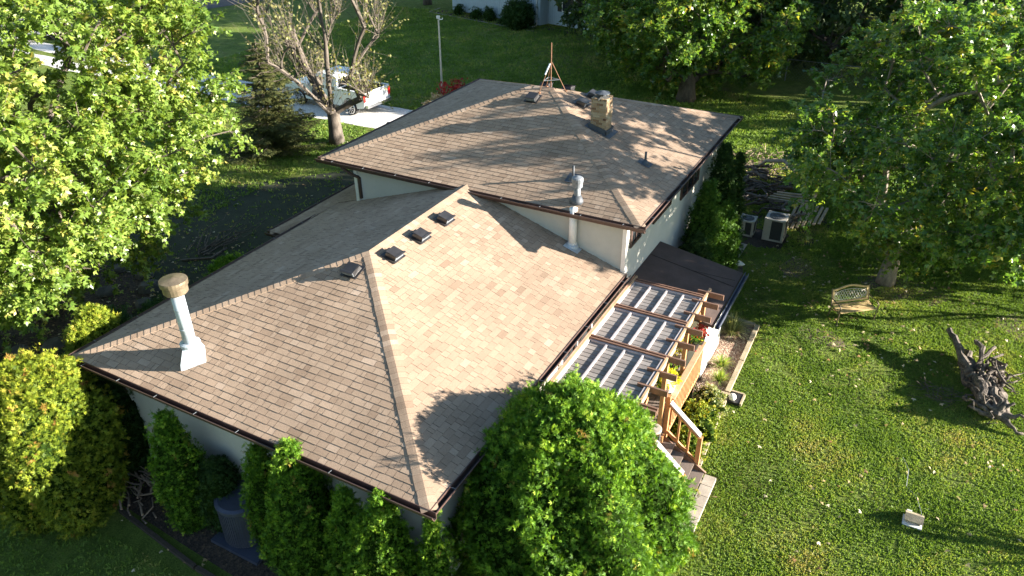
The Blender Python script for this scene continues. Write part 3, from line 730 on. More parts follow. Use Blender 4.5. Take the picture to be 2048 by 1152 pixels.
# patio cover
pc = thing('patio_cover', 'low dark brown roof over the patio against the side wall', 'patio cover', (10.2, -1.1, 0))
m = MB(); zr = lambda y: 2.86+(y-.1)*.17
pcx0, pcx1 = 8.72, 11.6
m.poly([(pcx0, -2.28, zr(-2.28)), (pcx1, -2.28, zr(-2.28)), (pcx1, .09, zr(.09)), (pcx0, .09, zr(.09))], .08)
rp = m.build('roof', M['brown_roll'], pc)
m = MB()
for x in (9.45, 10.75): m.box((x, -1.1, zr(-1.1)+.004), (.02, 2.3, .004))
m.bar((10.75, -2.25, zr(-2.25)+.006), (10.75, .05, zr(.05)+.006), .02, .006); m.build('seam', M['seam'], rp)
m = MB()
for a in ((0, -.0),):
    m.bar((pcx0-.02, -2.33, zr(-2.28)-.02), (pcx1+.02, -2.33, zr(-2.28)-.02), .02, .10); m.bar((pcx0-.02, -2.42, zr(-2.28)-.02), (pcx1+.02, -2.42, zr(-2.28)-.02), .015, .10); m.bar((pcx0, -2.375, zr(-2.28)-.07), (pcx1, -2.375, zr(-2.28)-.07), .08, .012)
m.build('gutter', M['blue_grey'], pc)
m = MB(); lap_wall(m, (9.7, -1.92), (11.5, -1.92), .1, 2.45, (0, -1)); lap_wall(m, (9.7, -.2), (9.7, -1.92), .1, 2.45, (-1, 0)); m.build('wall', M['white_trim'], pc)
m = MB(); lap_wall(m, (11.5, -1.92), (11.5, .08), .1, 2.45, (1, 0)); m.build('wall', M['siding'], pc)


# ------------------------------------------------------------------ shrubs
def shrub(name, label, cat, x, y, h, r, mat, dens=420, zm=.35, size=.09, kind='spray', lump=.12, lobes=7, seed=1, group=None, up=.5, base=.72, brown=.0, pw=(2.0, .5), z0=0.0, cluster=.0):
    """dense evergreen: lumpy solid of revolution covered with small sprays; a dark inner core"""
    g = np.random.default_rng(seed)
    t = thing(name, label, cat, (x, y, z0), group)
    ph = g.uniform(0, 6.28, (6, 2)); fr = g.integers(2, lobes+1, 6); fz = g.uniform(2, 9, 6); am = g.uniform(.4, 1, 6)*lump/2
    def rad(tt, a):
        fade = np.clip((1-tt)/.22, 0, 1)
        p = np.where(tt > zm, np.clip(1-np.clip((tt-zm)/(1-zm), 0, 1)**pw[0], 0, 1)**pw[1], base+(1-base)*tt/zm)
        l = sum(am[i]*np.sin(fr[i]*a+ph[i, 0]+fz[i]*tt+2*np.sin(fz[i]*tt*.7+ph[i, 1])) for i in range(6))
        return r*p*(1+l*fade)
    A = 2*math.pi*r*h*.85; ncl = int(A*dens*1.9/11)
    def surf(tt, a):
        R_ = rad(tt, a); dR = (rad(np.clip(tt+.01, 0, 1), a)-rad(np.clip(tt-.01, 0, 1), a))/.02/h
        return R_, unit(np.stack([np.cos(a), np.sin(a), -np.clip(dR, -6, 6)], 1))
    tc = np.concatenate([g.random(int(ncl*.82)), 1-np.abs(g.normal(0, .10, ncl-int(ncl*.82)))]); tc = np.clip(tc, .01, .99995); ac_ = g.uniform(0, 2*math.pi, ncl)
    Rc_, nc = surf(tc, ac_); size_ = size; size = size*.8; dep = g.uniform(-1.2, 1.2, ncl)*size; dep = np.where(g.random(ncl) < .03, dep+size*1.9, dep)
    big = np.sin(ac_*fr[0]*2.1+tc*h*5)*np.sin(ac_*fr[1]*2.3-tc*h*4+1)
    cpos = np.stack([x+Rc_*np.cos(ac_), y+Rc_*np.sin(ac_), z0+tc*h], 1)+nc*(dep+size*.8*big)[:, None]
    k = 11; n = ncl*k; idx = np.repeat(np.arange(ncl), k)
    tdir = unit(np.array([0, 0, up])+nc*.9+g.normal(size=(ncl, 3))*.35)
    pos = cpos[idx]+g.normal(size=(n, 3))*size*.42
    pos[:, 2] = np.maximum(pos[:, 2], z0+.01)
    ax = unit(tdir[idx]+g.normal(size=(n, 3))*.55)
    nn = unit(nc[idx]*.9+g.normal(size=(n, 3))*.7+[0, 0, .2])
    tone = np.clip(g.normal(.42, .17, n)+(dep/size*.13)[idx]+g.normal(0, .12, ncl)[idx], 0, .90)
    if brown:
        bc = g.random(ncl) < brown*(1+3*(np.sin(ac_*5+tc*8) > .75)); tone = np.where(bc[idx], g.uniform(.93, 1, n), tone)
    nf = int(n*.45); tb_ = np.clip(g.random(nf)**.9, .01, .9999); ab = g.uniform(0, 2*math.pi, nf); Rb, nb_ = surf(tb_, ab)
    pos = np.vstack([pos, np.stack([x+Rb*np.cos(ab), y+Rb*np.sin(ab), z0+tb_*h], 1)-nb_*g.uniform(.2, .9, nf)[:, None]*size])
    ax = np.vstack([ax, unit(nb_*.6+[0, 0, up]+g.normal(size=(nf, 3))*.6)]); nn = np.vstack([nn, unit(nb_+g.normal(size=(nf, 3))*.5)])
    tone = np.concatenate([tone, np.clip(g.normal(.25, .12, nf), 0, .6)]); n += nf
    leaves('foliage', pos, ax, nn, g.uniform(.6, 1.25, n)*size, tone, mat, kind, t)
    # core
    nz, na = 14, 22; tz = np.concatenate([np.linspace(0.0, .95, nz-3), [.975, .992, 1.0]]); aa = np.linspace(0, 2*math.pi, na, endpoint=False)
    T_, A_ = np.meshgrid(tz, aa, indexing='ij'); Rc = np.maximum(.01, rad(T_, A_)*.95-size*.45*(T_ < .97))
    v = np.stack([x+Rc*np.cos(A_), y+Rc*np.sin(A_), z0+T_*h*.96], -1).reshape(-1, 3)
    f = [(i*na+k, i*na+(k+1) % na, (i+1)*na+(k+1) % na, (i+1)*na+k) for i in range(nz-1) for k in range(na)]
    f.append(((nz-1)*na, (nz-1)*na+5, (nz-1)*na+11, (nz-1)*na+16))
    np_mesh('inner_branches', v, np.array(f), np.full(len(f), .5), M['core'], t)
    return t
shrub('arborvitae', 'huge rounded bright green arborvitae covering the near end of the pergola', 'shrub', 2.45, -1.42, 4.22, 1.95, M['arb'], 640, .35, .098, seed=2, lump=.15, lobes=9, brown=.012, up=.35)
shrub('golden_cypress', 'big round yellow-green bush with browning tips left of the front wall', 'shrub', -1.08, 8.95, 3.75, 1.28, M['gold'], 520, .50, .10, seed=3, lump=.16, brown=.02, up=.15)
GA = 'arborvitae along the front wall'
def arb(x, y, h, r, label, mat='arb', seed=1, zm=.3, size=.075, dens=620, lump=.16, group=GA, base=.7):
    return shrub('arborvitae', label, 'shrub', x, y, h, r, M[mat], dens, zm, size, seed=seed, lump=lump, group=group, up=.8, base=base, pw=(1.45, .72), brown=.01)
arb(-.18, 6.20, 3.0, .50, 'egg-shaped arborvitae with one sunlit patch, nearest the big golden bush', seed=11, zm=.42)
arb(.06, 3.98, 2.9, .42, 'slim dark arborvitae right beside the round air conditioner', seed=12, zm=.45)
arb(-.02, 2.98, 3.48, .68, 'tallest arborvitae of the row in front of the long wall', seed=13)
arb(-.16, 1.72, 3.05, .42, 'arborvitae with brownish shaded side between two taller ones', seed=14, zm=.3)
arb(-.10, .96, 3.28, .50, 'wide double-tipped arborvitae near the corner of the lower roof', seed=15, zm=.25, lump=.2)
arb(-.28, 1.30, 2.75, .42, 'lower arborvitae leaning against the double-tipped one', seed=16, zm=.3)
arb(.12, .10, 3.0, .33, 'smallest arborvitae under the near corner of the gutter', seed=17, zm=.25)
shrub('round_shrub', 'dark globe shrub against the front wall behind the air conditioner', 'shrub', .12, 5.5, 1.75, .45, M['arb_dark'], 560, .55, .07, seed=18)
GR = 'arborvitae along the side wall'
arb(15.3, -.55, 4.55, .62, 'tallest narrow dark arborvitae behind the patio roof', 'arb_dark', 21, .22, .09, 420, group=GR, base=.9)
arb(16.35, -.80, 3.95, .38, 'slimmest pointed arborvitae at the far end of the side wall', 'arb_dark', 22, .2, .09, 420, group=GR, base=.9)
arb(13.55, -.62, 4.0, .62, 'pointed green arborvitae nearest the patio roof edge', 'arb_mid', 23, .25, .09, 460, group=GR, base=.95)
arb(14.35, -1.0, 3.1, .55, 'short stout arborvitae in front of the tall dark one', 'arb_mid', 24, .35, .09, 440, group=GR, base=.95)
arb(12.75, -.70, 2.7, .55, 'low dark arborvitae tucked behind the brown patio roof', 'arb_dark', 25, .35, .09, 440, group=GR, base=.95)
GL = 'golden shrubs behind the lower roof'
def gsh(x, y, h, r, label, seed, mat='gold'): return shrub('golden_cypress', label, 'shrub', x, y, h, r, M[mat], 430, .45, .09, seed=seed, lump=.2, group=GL, up=.3)
gsh(1.15, 9.95, 3.62, .50, 'yellow tipped shrub standing highest beside the lower roof edge', 31)
gsh(.72, 9.85, 3.42, .42, 'smaller yellow tipped shrub nearest the roof corner', 32)
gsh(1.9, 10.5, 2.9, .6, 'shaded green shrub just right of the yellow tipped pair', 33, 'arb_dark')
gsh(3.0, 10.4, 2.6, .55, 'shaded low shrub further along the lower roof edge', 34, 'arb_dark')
gsh(5.9, 10.9, 2.3, .9, 'wide dark shrub by the corner of the entry roof', 35, 'arb')
shrub('round_shrub', 'dark shrub hugging the wall corner behind the big golden bush', 'shrub', .35, 8.75, 2.6, .55, M['arb_dark'], 400, .5, .09, seed=36)

# ------------------------------------------------------------------ trees
def grow_tree(name, label, cat, base, h0, cz, cr, hz, nclump, leafm, barkm, trunk_r=.28, seed=1, leaf=.13, ltwig=12, twigs=7, twl=.75, kind='maple', group=None,
              lean=(0, 0), shell=.55, droop=.25, leafprob=1.0, gaps=.0, fork=1, upw=0.3, flat=.8, extra=None, upright=0.0, twr=.009, texp=2.25, notch=()):
    """base xy; crown ellipsoid centre height cz, radius cr, half-height hz"""
    g = np.random.default_rng(seed); bx, by = base
    t = thing(name, label, cat, (bx, by, 0), group)
    # attractors with lobes
    pts = []
    lob = unit(g.normal(size=(14, 3))); 
    while len(pts) < nclump:
        d = unit(g.normal(size=3)); k = (g.random()**(1/3.)) if g.random() > shell else g.uniform(.78, 1.0)
        lo = 1+.22*np.max(lob@d)**3-.16*(np.max(-lob@d) > .93)
        if gaps and np.max(lob[:6]@d) > 1-gaps and k > .45: continue
        p = np.array([bx+lean[0]+d[0]*cr*k*lo, by+lean[1]+d[1]*cr*k*lo, cz+d[2]*hz*k])
        if p[2] < .8 or any(math.dist(p, q_[:3]) < q_[3] for q_ in notch): continue
        pts.append(p)
    if extra is not None: pts += [np.array(p, float) for p in extra]
    pts = np.array(pts); order = np.argsort(np.linalg.norm((pts-[bx, by, h0])*[1, 1, .7], axis=1))
    nodes = []; par = []; 
    def addn(p, pr): nodes.append(np.array(p, float)); par.append(pr); return len(nodes)-1
    prev = -1; chains = []
    ch = []; top = cz+hz*.45
    nseg = 16; wx, wy = 0, 0
    for i in range(nseg+1):
        z = top*i/nseg; wx += g.normal(0, .05)*(i > 2); wy += g.normal(0, .05)*(i > 2)
        f = min(1, z/top); prev = addn((bx+lean[0]*f*f+wx, by+lean[1]*f*f+wy, z), prev); ch.append(prev)
    chains.append(ch)
    NA = np.array(nodes)
    for pi in order:
        a = pts[pi]; hd = np.linalg.norm(NA[:, :2]-a[:2], axis=1)
        cost = np.linalg.norm(NA-a, axis=1)+1.6*np.clip(NA[:, 2]-(a[2]-upw*hd), 0, None)+1.5*np.clip(h0-NA[:, 2], 0, None)+ 20*(NA[:, 2] < h0*.75)
        j = int(np.argmin(cost)); s = NA[j]; L = np.linalg.norm(a-s); n = max(2, int(L/.45)); ch = [j]; pr = j
        mid = (s+a)/2+np.array([0, 0, L*.10])+g.normal(0, .06*L, 3)
        new = []
        for k in range(1, n+1):
            u_ = k/n; p = (1-u_)**2*s+2*u_*(1-u_)*mid+u_*u_*a; pr = addn(p, pr); ch.append(pr); new.append(p)
        chains.append(ch); NA = np.vstack([NA, new])
    n = len(nodes); rad2 = np.zeros(n); e = texp
    tip = .012
    for i in range(n-1, -1, -1):
        rad2[i] = max(rad2[i], tip**e)
        if par[i] >= 0: rad2[par[i]] += rad2[i]*1.0
    rd = rad2**(1/e); rd *= 1.0; sc = trunk_r/rd[0]; rd = np.maximum(.008, rd*sc**(.35+.65*np.clip(rd/rd[0], 0, 1)**.3))
    mt = MB(); mb_ = MB()
    flare = [1.35, 1.12]
    for ci, ch in enumerate(chains):
        P = [nodes[i] for i in ch]; R = [rd[i] for i in ch]
        if ci == 0:
            for k in range(2): R[k] *= flare[k]
            mt.tube(P, R, 12)
        else:
            R[0] = min(R[0], R[1]*1.3); mb_.tube(P, R, 6 if R[0] > .05 else 4, False)
    trk = mt.build('trunk', barkm, t, True)
    # twigs and leaves
    LP, LA, LN, LT = [], [], [], []
    cc = np.array([bx+lean[0], by+lean[1], cz])
    for ci, ch in enumerate(chains[1:]):
        a = nodes[ch[-1]]; out = unit(a-cc); 
        ct = g.normal(0, .13)
        for k in range(twigs):
            d = unit(out*.7*(1-upright*.5)+g.normal(size=3)*(.75-.45*upright)*np.array([1, 1, flat])+[0, 0, .1+1.3*upright]); L = twl*g.uniform(.5, 1.2)
            s = nodes[ch[-1 - (k % min(3, len(ch)-1))]] if k > 2 else a
            q1 = s+d*L*.5+[0, 0, .03]; q2 = s+d*L-np.array([0, 0, droop*L*g.random()])
            mb_.tube([s, q1, q2], [twr, twr*.7, twr*.35], 3, False)
            if g.random() > leafprob: continue
            m_ = max(1, int(ltwig*g.uniform(.7, 1.3)))
            u_ = np.sqrt(g.uniform(.04, 1.0, m_)); p = np.where(u_[:, None] < .5, s+(q1-s)*u_[:, None]*2, q1+(q2-q1)*(u_[:, None]*2-1))
            p = p+g.normal(size=(m_, 3))*.05
            LP.append(p); LA.append(unit(d*.6+g.normal(size=(m_, 3))*.8+[0, 0, -.35])); LN.append(unit(g.normal(size=(m_, 3))*.55+[0, 0, 1]))
            LT.append(np.clip(g.normal(.5+ct, .2, m_), 0, 1))
    mb_.build('branches', barkm, t)
    LP = np.concatenate(LP); LA = np.concatenate(LA); LN = np.concatenate(LN); LT = np.concatenate(LT)
    leaves('crown', LP, LA, LN, rng.uniform(.7, 1.25, len(LP))*leaf, LT, leafm, kind, t)
    return t
grow_tree('maple_tree', 'large sunlit yellow-green maple at the left, in a stone-ringed bed', 'tree', (3.6, 17.2), 2.6, 7.0, 6.1, 5.9, 900, M['maple_leaf'], M['bark'], .34, 41, .118, 27, 8, .85, lean=(-.3, .1), gaps=.03, notch=[(9.8, 16.2, 5.8, 1.7), (9.2, 14.4, 5.9, 1.4), (9.2, 18.0, 5.4, 1.5), (8.2, 15.8, 6.2, 1.3), (9.4, 20.0, 5.6, 1.6), (7.6, 21.2, 6.0, 1.5)], droop=.35)
grow_tree('maple_tree', 'big green maple at the right with its bright trunk foot beside the bench', 'tree', (17.55, -5.74), 2.6, 5.3, 4.8, 3.4, 430, M['green_leaf'], M['bark_pale'], .23, 42, .125, 21, 8, .85, lean=(-.3, -1.6), gaps=.09, extra=[(16.9, -5.6, 1.9), (16.6, -6.2, 1.6), (17.0, -6.5, 2.2), (16.2, -6.8, 2.1), (16.3, -5.0, 2.5), (15.6, -5.8, 2.7), (17.9, -4.8, 2.4), (18.8, -4.2, 2.6), (16.8, -10.2, 1.8), (19.6, -3.6, 2.8), (18.9, -3.0, 3.3), (20.6, -3.2, 3.0)], droop=.35)
GT = 'trees at the back of the lawn'
grow_tree('tree', 'forked dark tree rising just behind the upper roof, lit from behind', 'tree', (33.6, 6.0), 1.0, 4.4, 5.3, 3.9, 560, M['green_leaf'], M['bark'], .44, 43, .18, 14, 7, .9, group=GT, gaps=.05, lean=(2.2, .6), texp=1.9)
grow_tree('tree', 'dark leafy tree between the right maple and the back fence', 'tree', (25.8, -9.8), 2.2, 6.2, 3.5, 4.8, 300, M['dark_leaf'], M['bark'], .28, 44, .22, 10, 7, .9, group=GT, kind='quad')
grow_tree('tree', 'dense dark tree at the far right edge behind the maple', 'tree', (23.4, -13.8), 1.6, 4.1, 3.4, 3.0, 260, M['dark_leaf'], M['bark'], .26, 45, .20, 10, 7, .9, group=GT, kind='quad')
grow_tree('tree', 'distant dark tree beyond the chain-link fence', 'tree', (44.0, .5), 1.5, 6.5, 5.5, 6.0, 260, M['dark_leaf'], M['bark'], .3, 46, .32, 9, 7, 1.1, group=GT, kind='quad')
grow_tree('tree', 'distant tree at the back right above the maple crown', 'tree', (46.0, -9.5), 1.5, 7.0, 5.5, 6.6, 260, M['dark_leaf'], M['bark'], .3, 47, .32, 9, 7, 1.1, group=GT, kind='quad')
grow_tree('tree', 'distant tree in front of the neighbouring house on its right side', 'tree', (40.5, 13.2), 1.8, 6.6, 3.6, 5.0, 200, M['dark_leaf'], M['bark'], .26, 48, .30, 9, 7, 1.0, group=GT, kind='quad')
for q_, (x_, y_, lb_) in enumerate(((56.0, 7.0, 'distant wide tree behind the back fence, left of the others'), (61.0, -5.0, 'distant wide tree furthest behind the back fence'), (53.0, -19.0, 'distant wide tree behind the top right corner'))):
    grow_tree('tree', lb_, 'tree', (x_, y_), 1.5, 7.0, 7.0, 6.8, 300, M['dark_leaf'], M['bark'], .34, 55+q_, .45, 10, 7, 1.2, group=GT, kind='quad')
grow_tree('tree', 'distant tree in the top right corner', 'tree', (43.0, -18.0), 1.5, 5.8, 6.0, 5.3, 280, M['dark_leaf'], M['bark'], .3, 49, .32, 9, 7, 1.1, group=GT, kind='quad')
grow_tree('tree', 'dark tree past the left end of the neighbouring house', 'tree', (50.0, 34.0), 2.2, 8.0, 5.0, 6.0, 200, M['dark_leaf'], M['bark'], .3, 50, .34, 9, 7, 1.1, group=GT, kind='quad')
# half bare tree with upright shoots
grow_tree('half_bare_tree', 'half-bare tree with pale upright shoots in front of the white pickup', 'tree', (19.7, 18.8), 1.3, 5.6, 2.8, 4.2, 75, M['sparse_leaf'], M['bark_mid'], .30, 51, .14, 7, 16, 1.7, kind='quad', droop=-.1, leafprob=.6, upw=1.1, shell=.35, flat=1.0, upright=.8, twr=.010, texp=1.9)
st_ = MB(); st_.tube([(19.9, 19.2, 1.6), (20.0, 20.4, 3.3), (20.05, 20.9, 4.6), (20.1, 21.0, 5.1)], [.2, .17, .16, .14], 10)
tg = [o for o in C.objects if o.name.startswith('half_bare_tree')][0]
st_.build('broken_limb', M['bark_mid'], tg, True)
def shadow_tree(x, y, h, label, seed, lean=(0, 0)):  # out-of-view trees, put in only to throw shadows on the lawn
    g = np.random.default_rng(seed); t = thing('shadow_tree', label, 'tree', (x, y, 0), 'unseen bare trees added off the right edge for their shadows')
    m = MB(); top = (x+lean[0], y+lean[1], h); m.tube([(x, y, 0), (x+lean[0]*.3, y+lean[1]*.3, h*.4), top], [.14, .10, .04], 8); m.build('trunk', M['bark'], t)
    m = MB()
    for i in range(7):
        u_ = g.uniform(.35, .8); p = np.array([x+lean[0]*u_, y+lean[1]*u_, h*u_]); a = g.uniform(0, 6.28); d = np.array([math.cos(a), math.sin(a), g.uniform(.5, 1.1)]); gnarl0 = [p, p+d*h*.12+[0, 0, .05], p+d*h*.28]
        m.tube(gnarl0, [.055, .04, .015], 5)
        for j in range(5): q = p+d*h*g.uniform(.1, .26); m.tube([q, q+unit(g.normal(size=3)+[0, 0, .8])*.5], [.014, .005], 3)
    m.build('branches', M['bark'], t)
shadow_tree(19.7, -16.2, 2.8, 'taller unseen bare tree off the right edge, added to shadow the lawn', 201, (-.4, .6))
shadow_tree(9.1, -15.4, 2.4, 'shorter unseen bare tree added to cast a shadow towards the wooden bird feeder', 202, (.5, .3))
# spruce
def spruce(x, y, h, r, label, seed):
    g = np.random.default_rng(seed); t = thing('spruce_tree', label, 'tree', (x, y, 0))
    m = MB(); m.tube([(x, y, 0), (x, y, h*.5), (x, y, h)], [.16, .09, .01], 8); m.build('trunk', M['bark'], t)
    b = MB(); LP, LA, LN, LT = [], [], [], []
    z = .35
    while z < h*.98:
        k = 1-z/h; nb = int(7+5*k)
        for i in range(nb):
            a = g.uniform(0, 6.28); L = r*(k**.8)*g.uniform(.4, 1.2)+.08; d = np.array([math.cos(a), math.sin(a), 0])
            p0 = np.array([x, y, z]); p1 = p0+d*L*.5+[0, 0, -.05*L]; p2 = p0+d*L+[0, 0, .02*L]
            b.tube([p0, p1, p2], [.02, .012, .004], 4, False)
            n = int(L*80)+6; u_ = g.uniform(.1, 1, n); pp = np.where(u_[:, None] < .5, p0+(p1-p0)*u_[:, None]*2, p1+(p2-p1)*(u_[:, None]*2-1))
            s = np.array([-d[1], d[0], 0]); sg = g.choice([-1, 1], n)[:, None]; w_ = (L*.30*(1-u_*.6)*g.random(n))[:, None]
            pp = pp+s*sg*w_-np.array([0, 0, 1])*w_*.35
            LP.append(pp); LA.append(unit(d*.7+s*sg*.7+g.normal(size=(n, 3))*.25+[0, 0, -.15])); LN.append(unit(g.normal(size=(n, 3))*.3+[0, 0, 1])); LT.append(g.normal(.45, .2, n))
        z += h*.040
    b.build('branches', M['bark'], t)
    LP = np.concatenate(LP); leaves('crown', LP, np.concatenate(LA), np.concatenate(LN), g.uniform(.1, .19, len(LP)), np.concatenate(LT), M['needle'], 'spray', t)
spruce(17.4, 20.6, 5.2, 2.4, 'olive-green spruce left of the half-bare tree', 61)

# ------------------------------------------------------------------ grass, fallen leaves
def in_any(px, py, rects):
    k = np.zeros(len(px), bool)
    for a, b, c, d in rects: k |= (px > a) & (px < b) & (py > c) & (py < d)
    return k
NOG = [(.3, 17.4, -.1, 9.0), (6.4, 13.3, -2.8, 0), (4.5, 6.4, -3.4, .5), (4.5, 9.2, -2.2, .5), (8.3, 11.7, -2.4, 0), (22.0, 25.5, 8, 60), (6.6, 17.4, 8.2, 10.2), (-1.3, .6, -.6, 8), (18.2, 19.6, -2.3, -.4), (16.0, 18.3, -1.15, 0)]
def hsh(x, y): return .5+.5*np.sin(x*1.7+2.1*np.sin(y*1.1))*np.sin(y*1.9+1.7*np.sin(x*.9))
def grass(x0, x1, y0, y1, dens, size, seed, name='grass'):
    g = np.random.default_rng(seed); n = int((x1-x0)*(y1-y0)*dens)
    px = g.uniform(x0, x1, n); py = g.uniform(y0, y1, n)
    dn = .35+.65*hsh(px, py); dn = np.where((px > 11) & (py > -6.5) & (px < 22), dn*(.35+.65*(hsh(px*1.3+5, py*1.3+2) > .42)), dn)
    k = ~in_any(px, py, NOG) & (g.random(n) < dn); px, py = px[k], py[k]; n = len(px)
    P = np.repeat(np.stack([px, py, np.zeros(n)], 1), 3, 0); P[:, :2] += g.normal(0, size*.35, (3*n, 2))
    ax = unit(g.normal(size=(3*n, 3))*[.55, .55, 0]+[0, 0, 1]); nn = unit(g.normal(size=(3*n, 3))*[1, 1, .2])
    tn = np.repeat(np.clip(g.normal(.42, .15, n)+.65*(hsh(px*.6+3, py*.6)-.5)+.35*(hsh(px*2.3+1, py*2.1)-.5), 0, 1), 3)+g.normal(0, .06, 3*n)
    V_ = TM['blade'][0].copy()
    TM['tuft'] = (np.array([(-.22, 0, 0), (.22, 0, 0), (.12, 1, -.35), (-.12, 1, -.35)]), TM['blade'][1])
    o = leaves(name, P, ax, nn, g.uniform(.6, 1.4, 3*n)*size, tn, M['grass'], 'tuft'); o['kind'] = 'stuff'
    return o
grass(4.2, 22, -12.5, -.0, 1350, .034, 71)
grass(-1, 4.2, -12.5, -3.0, 1300, .034, 70)
grass(-3, 24, -19, -12.5, 420, .05, 79)
grass(22, 30, -19, -8, 200, .06, 80)
grass(-4, 12, 9.3, 21, 25, .06, 72)
grass(-5, 1, 9, 22, 60, .06, 77)
grass(-3.5, 2.0, -2, 12, 200, .05, 73)
grass(12, 24, 10.3, 18, 35, .07, 78)
grass(11, 24, 18, 36, 170, .075, 74)
grass(18, 36, -8, 9.5, 230, .075, 75)
grass(24, 48, 5, 36, 60, .10, 76)
def scatter_leaves(rects, seed):
    g = np.random.default_rng(seed); X, Y = [], []
    for a, b, c, d, de in rects:
        n = int((b-a)*(d-c)*de); X.append(g.uniform(a, b, n)); Y.append(g.uniform(c, d, n))
    X = np.concatenate(X); Y = np.concatenate(Y); k = ~in_any(X, Y, [(.3, 17.4, -.1, 9.0)]) & (g.random(len(X)) < hsh(X*1.1+4, Y*.9)**1.5*1.6); X, Y = X[k], Y[k]; n = len(X)
    P = np.stack([X, Y, g.uniform(.02, .07, n)], 1)
    o = leaves('fallen_leaves', P, unit(g.normal(size=(n, 3))*[1, 1, .2]), unit(g.normal(size=(n, 3))*.4+[0, 0, 1]), g.uniform(.05, .10, n), g.random(n), M['fallen'], 'maple'); o['kind'] = 'stuff'
scatter_leaves([(4.5, 22, -12, -2.5, 4), (12, 20, -9, -1, 9), (-4, 10, 9.5, 20, 9), (-4, .2, -1, 9, 4), (10, 24, 10, 28, 2), (7, 13, -2.7, -2.2, 20), (1.5, 6.5, 14, 19, 30)], 81)

# ------------------------------------------------------------------ garden bed by the deck
sheet('shade_dark_ground', [(1.0, 9.3), (6.5, 9.3), (6.7, 10.3), (17.5, 10.3), (18.6, 13.0), (17.2, 16.0), (15.0, 18.0), (12.5, 20.3), (9.0, 21.5), (5.0, 21.0), (0.5, 20.0), (-1.5, 16.0), (-.5, 12.0)], .008, M['shade_dark_soil'])  # thin lawn under the maple; shade is painted into its dark colour
sheet('gravel_bed', [(7.0, -2.25), (6.9, -2.75), (13.0, -2.62), (13.1, -1.6), (11.7, -1.3), (11.7, -1.7), (9.2, -1.7), (9.2, -2.25)], .03, M['gravel_bed'])
sheet('mulch_bed', [(-1.1, -.8), (.8, -.8), (.8, 8.9), (-.55, 8.9), (-.75, 6.0)], .02, M['mulch'])
sheet('mulch_bed', [(1.9+.0, 15.3), (3.2, 14.4), (5.6, 14.6), (6.6, 16.2), (6.4, 18.4), (4.6, 19.6), (2.4, 19.2), (1.4, 17.4)], .02, M['mulch'])
sheet('dirt_patch', [(18.2, -2.0), (19.2, -3.3), (20.6, -3.6), (22.6, -3.0), (24.0, -1.2), (26.5, -.6), (27.6, .6), (25.5, 1.4), (22.0, 1.2), (19.9, .4), (17.9, -.6)], .006, M['soil'])
def blob(cx, cy, rx, ry, seed, rot=0):
    g_ = random.Random(seed); return [(cx+rx*math.cos(a)*g_.uniform(.7, 1.15)*math.cos(rot)-ry*math.sin(a)*g_.uniform(.7, 1.15)*math.sin(rot), cy+rx*math.cos(a)*math.sin(rot)+ry*math.sin(a)*g_.uniform(.7, 1.15)*math.cos(rot)) for a in np.linspace(0, 2*math.pi, 18, endpoint=False)]
sheet('worn_patch', blob(17.2, -3.0, .9, .5, 1), .007, M['worn']); sheet('worn_patch', blob(17.4, -6.2, 1.1, 1.3, 2), .007, M['worn']); sheet('worn_patch', blob(16.6, -9.6, 1.0, .7, 3), .007, M['worn']); sheet('worn_patch', blob(13.4, -4.4, .5, .8, 4), .007, M['worn'])
sheet('concrete_path', [(16.2, -1.12), (18.1, -1.15), (18.1, -.2), (16.2, -.2)], .04, M['concrete'])
be = thing('timber_edging', 'weathered grey landscape timbers edging the gravel bed along the lawn', 'edging', (10, -2.7, 0))
for a, b in (((13.05, -1.55), (12.95, -2.62)), ((12.95, -2.70), (11.0, -2.73)), ((10.95, -2.73), (9.45, -2.74)), ((9.2, -2.76), (7.9, -2.80)), ((7.85, -2.80), (6.5, -2.86)), ((6.45, -2.86), (5.9, -3.05))):
    m = MB(); m.bar((*a, .06), (*b, .06), .12, .13); m.build('timber', M['timber'], be)
be2 = thing('timber_edging', 'dark timber edging along the shaded front bed', 'edging', (-1.1, 3, 0))
m = MB()
for a, b in (((-1.15, -.8), (-1.12, 2.3)), ((-1.12, 2.32), (-1.05, 5.2)), ((-1.05, 5.25), (-.75, 7.9))): m.bar((*a, .04), (*b, .04), .09, .10)
m.build('timber', M['soil'], be2)
def tuft(x, y, h, r, n, mat, label, name='ornamental_grass', sz=None, cat='plant', group=None):
    g = np.random.default_rng(int(x*100)); t = thing(name, label, cat, (x, y, 0), group)
    a = g.uniform(0, 6.28, n); sp = g.uniform(.05, 1, n); V0, F0 = [], []
    nseg = 4; w = .014 if sz is None else sz; vs = []; fs = []
    for i in range(n):
        d = np.array([math.cos(a[i]), math.sin(a[i]), 0]); L = h*g.uniform(.7, 1.15); s = np.array([-d[1], d[0], 0])*w
        b = len(vs)
        for k in range(nseg+1):
            u_ = k/nseg; p = np.array([x, y, 0])+d*r*sp[i]*(u_**1.3)+np.array([0, 0, L*(u_-.55*sp[i]*u_*u_)])+d*.03
            ww = s*(1-u_*.85); vs += [p-ww, p+ww]
        for k in range(nseg): fs.append((b+2*k, b+2*k+1, b+2*k+3, b+2*k+2))
    np_mesh('blades', np.array(vs), np.array(fs), np.repeat(g.random(n), nseg), mat, t); return t
tuft(12.2, -2.12, .75, .62, 420, M['ornamental'], 'large striped pale ornamental grass at the corner of the gravel bed')
tuft(10.55, -2.28, .42, .38, 160, M['grass'], 'small bright green tuft in the gravel beside the siding', 'grass_tuft')
tuft(9.9, -2.42, .40, .36, 160, M['grass'], 'small bright green tuft nearest the leafy shrubs', 'grass_tuft')
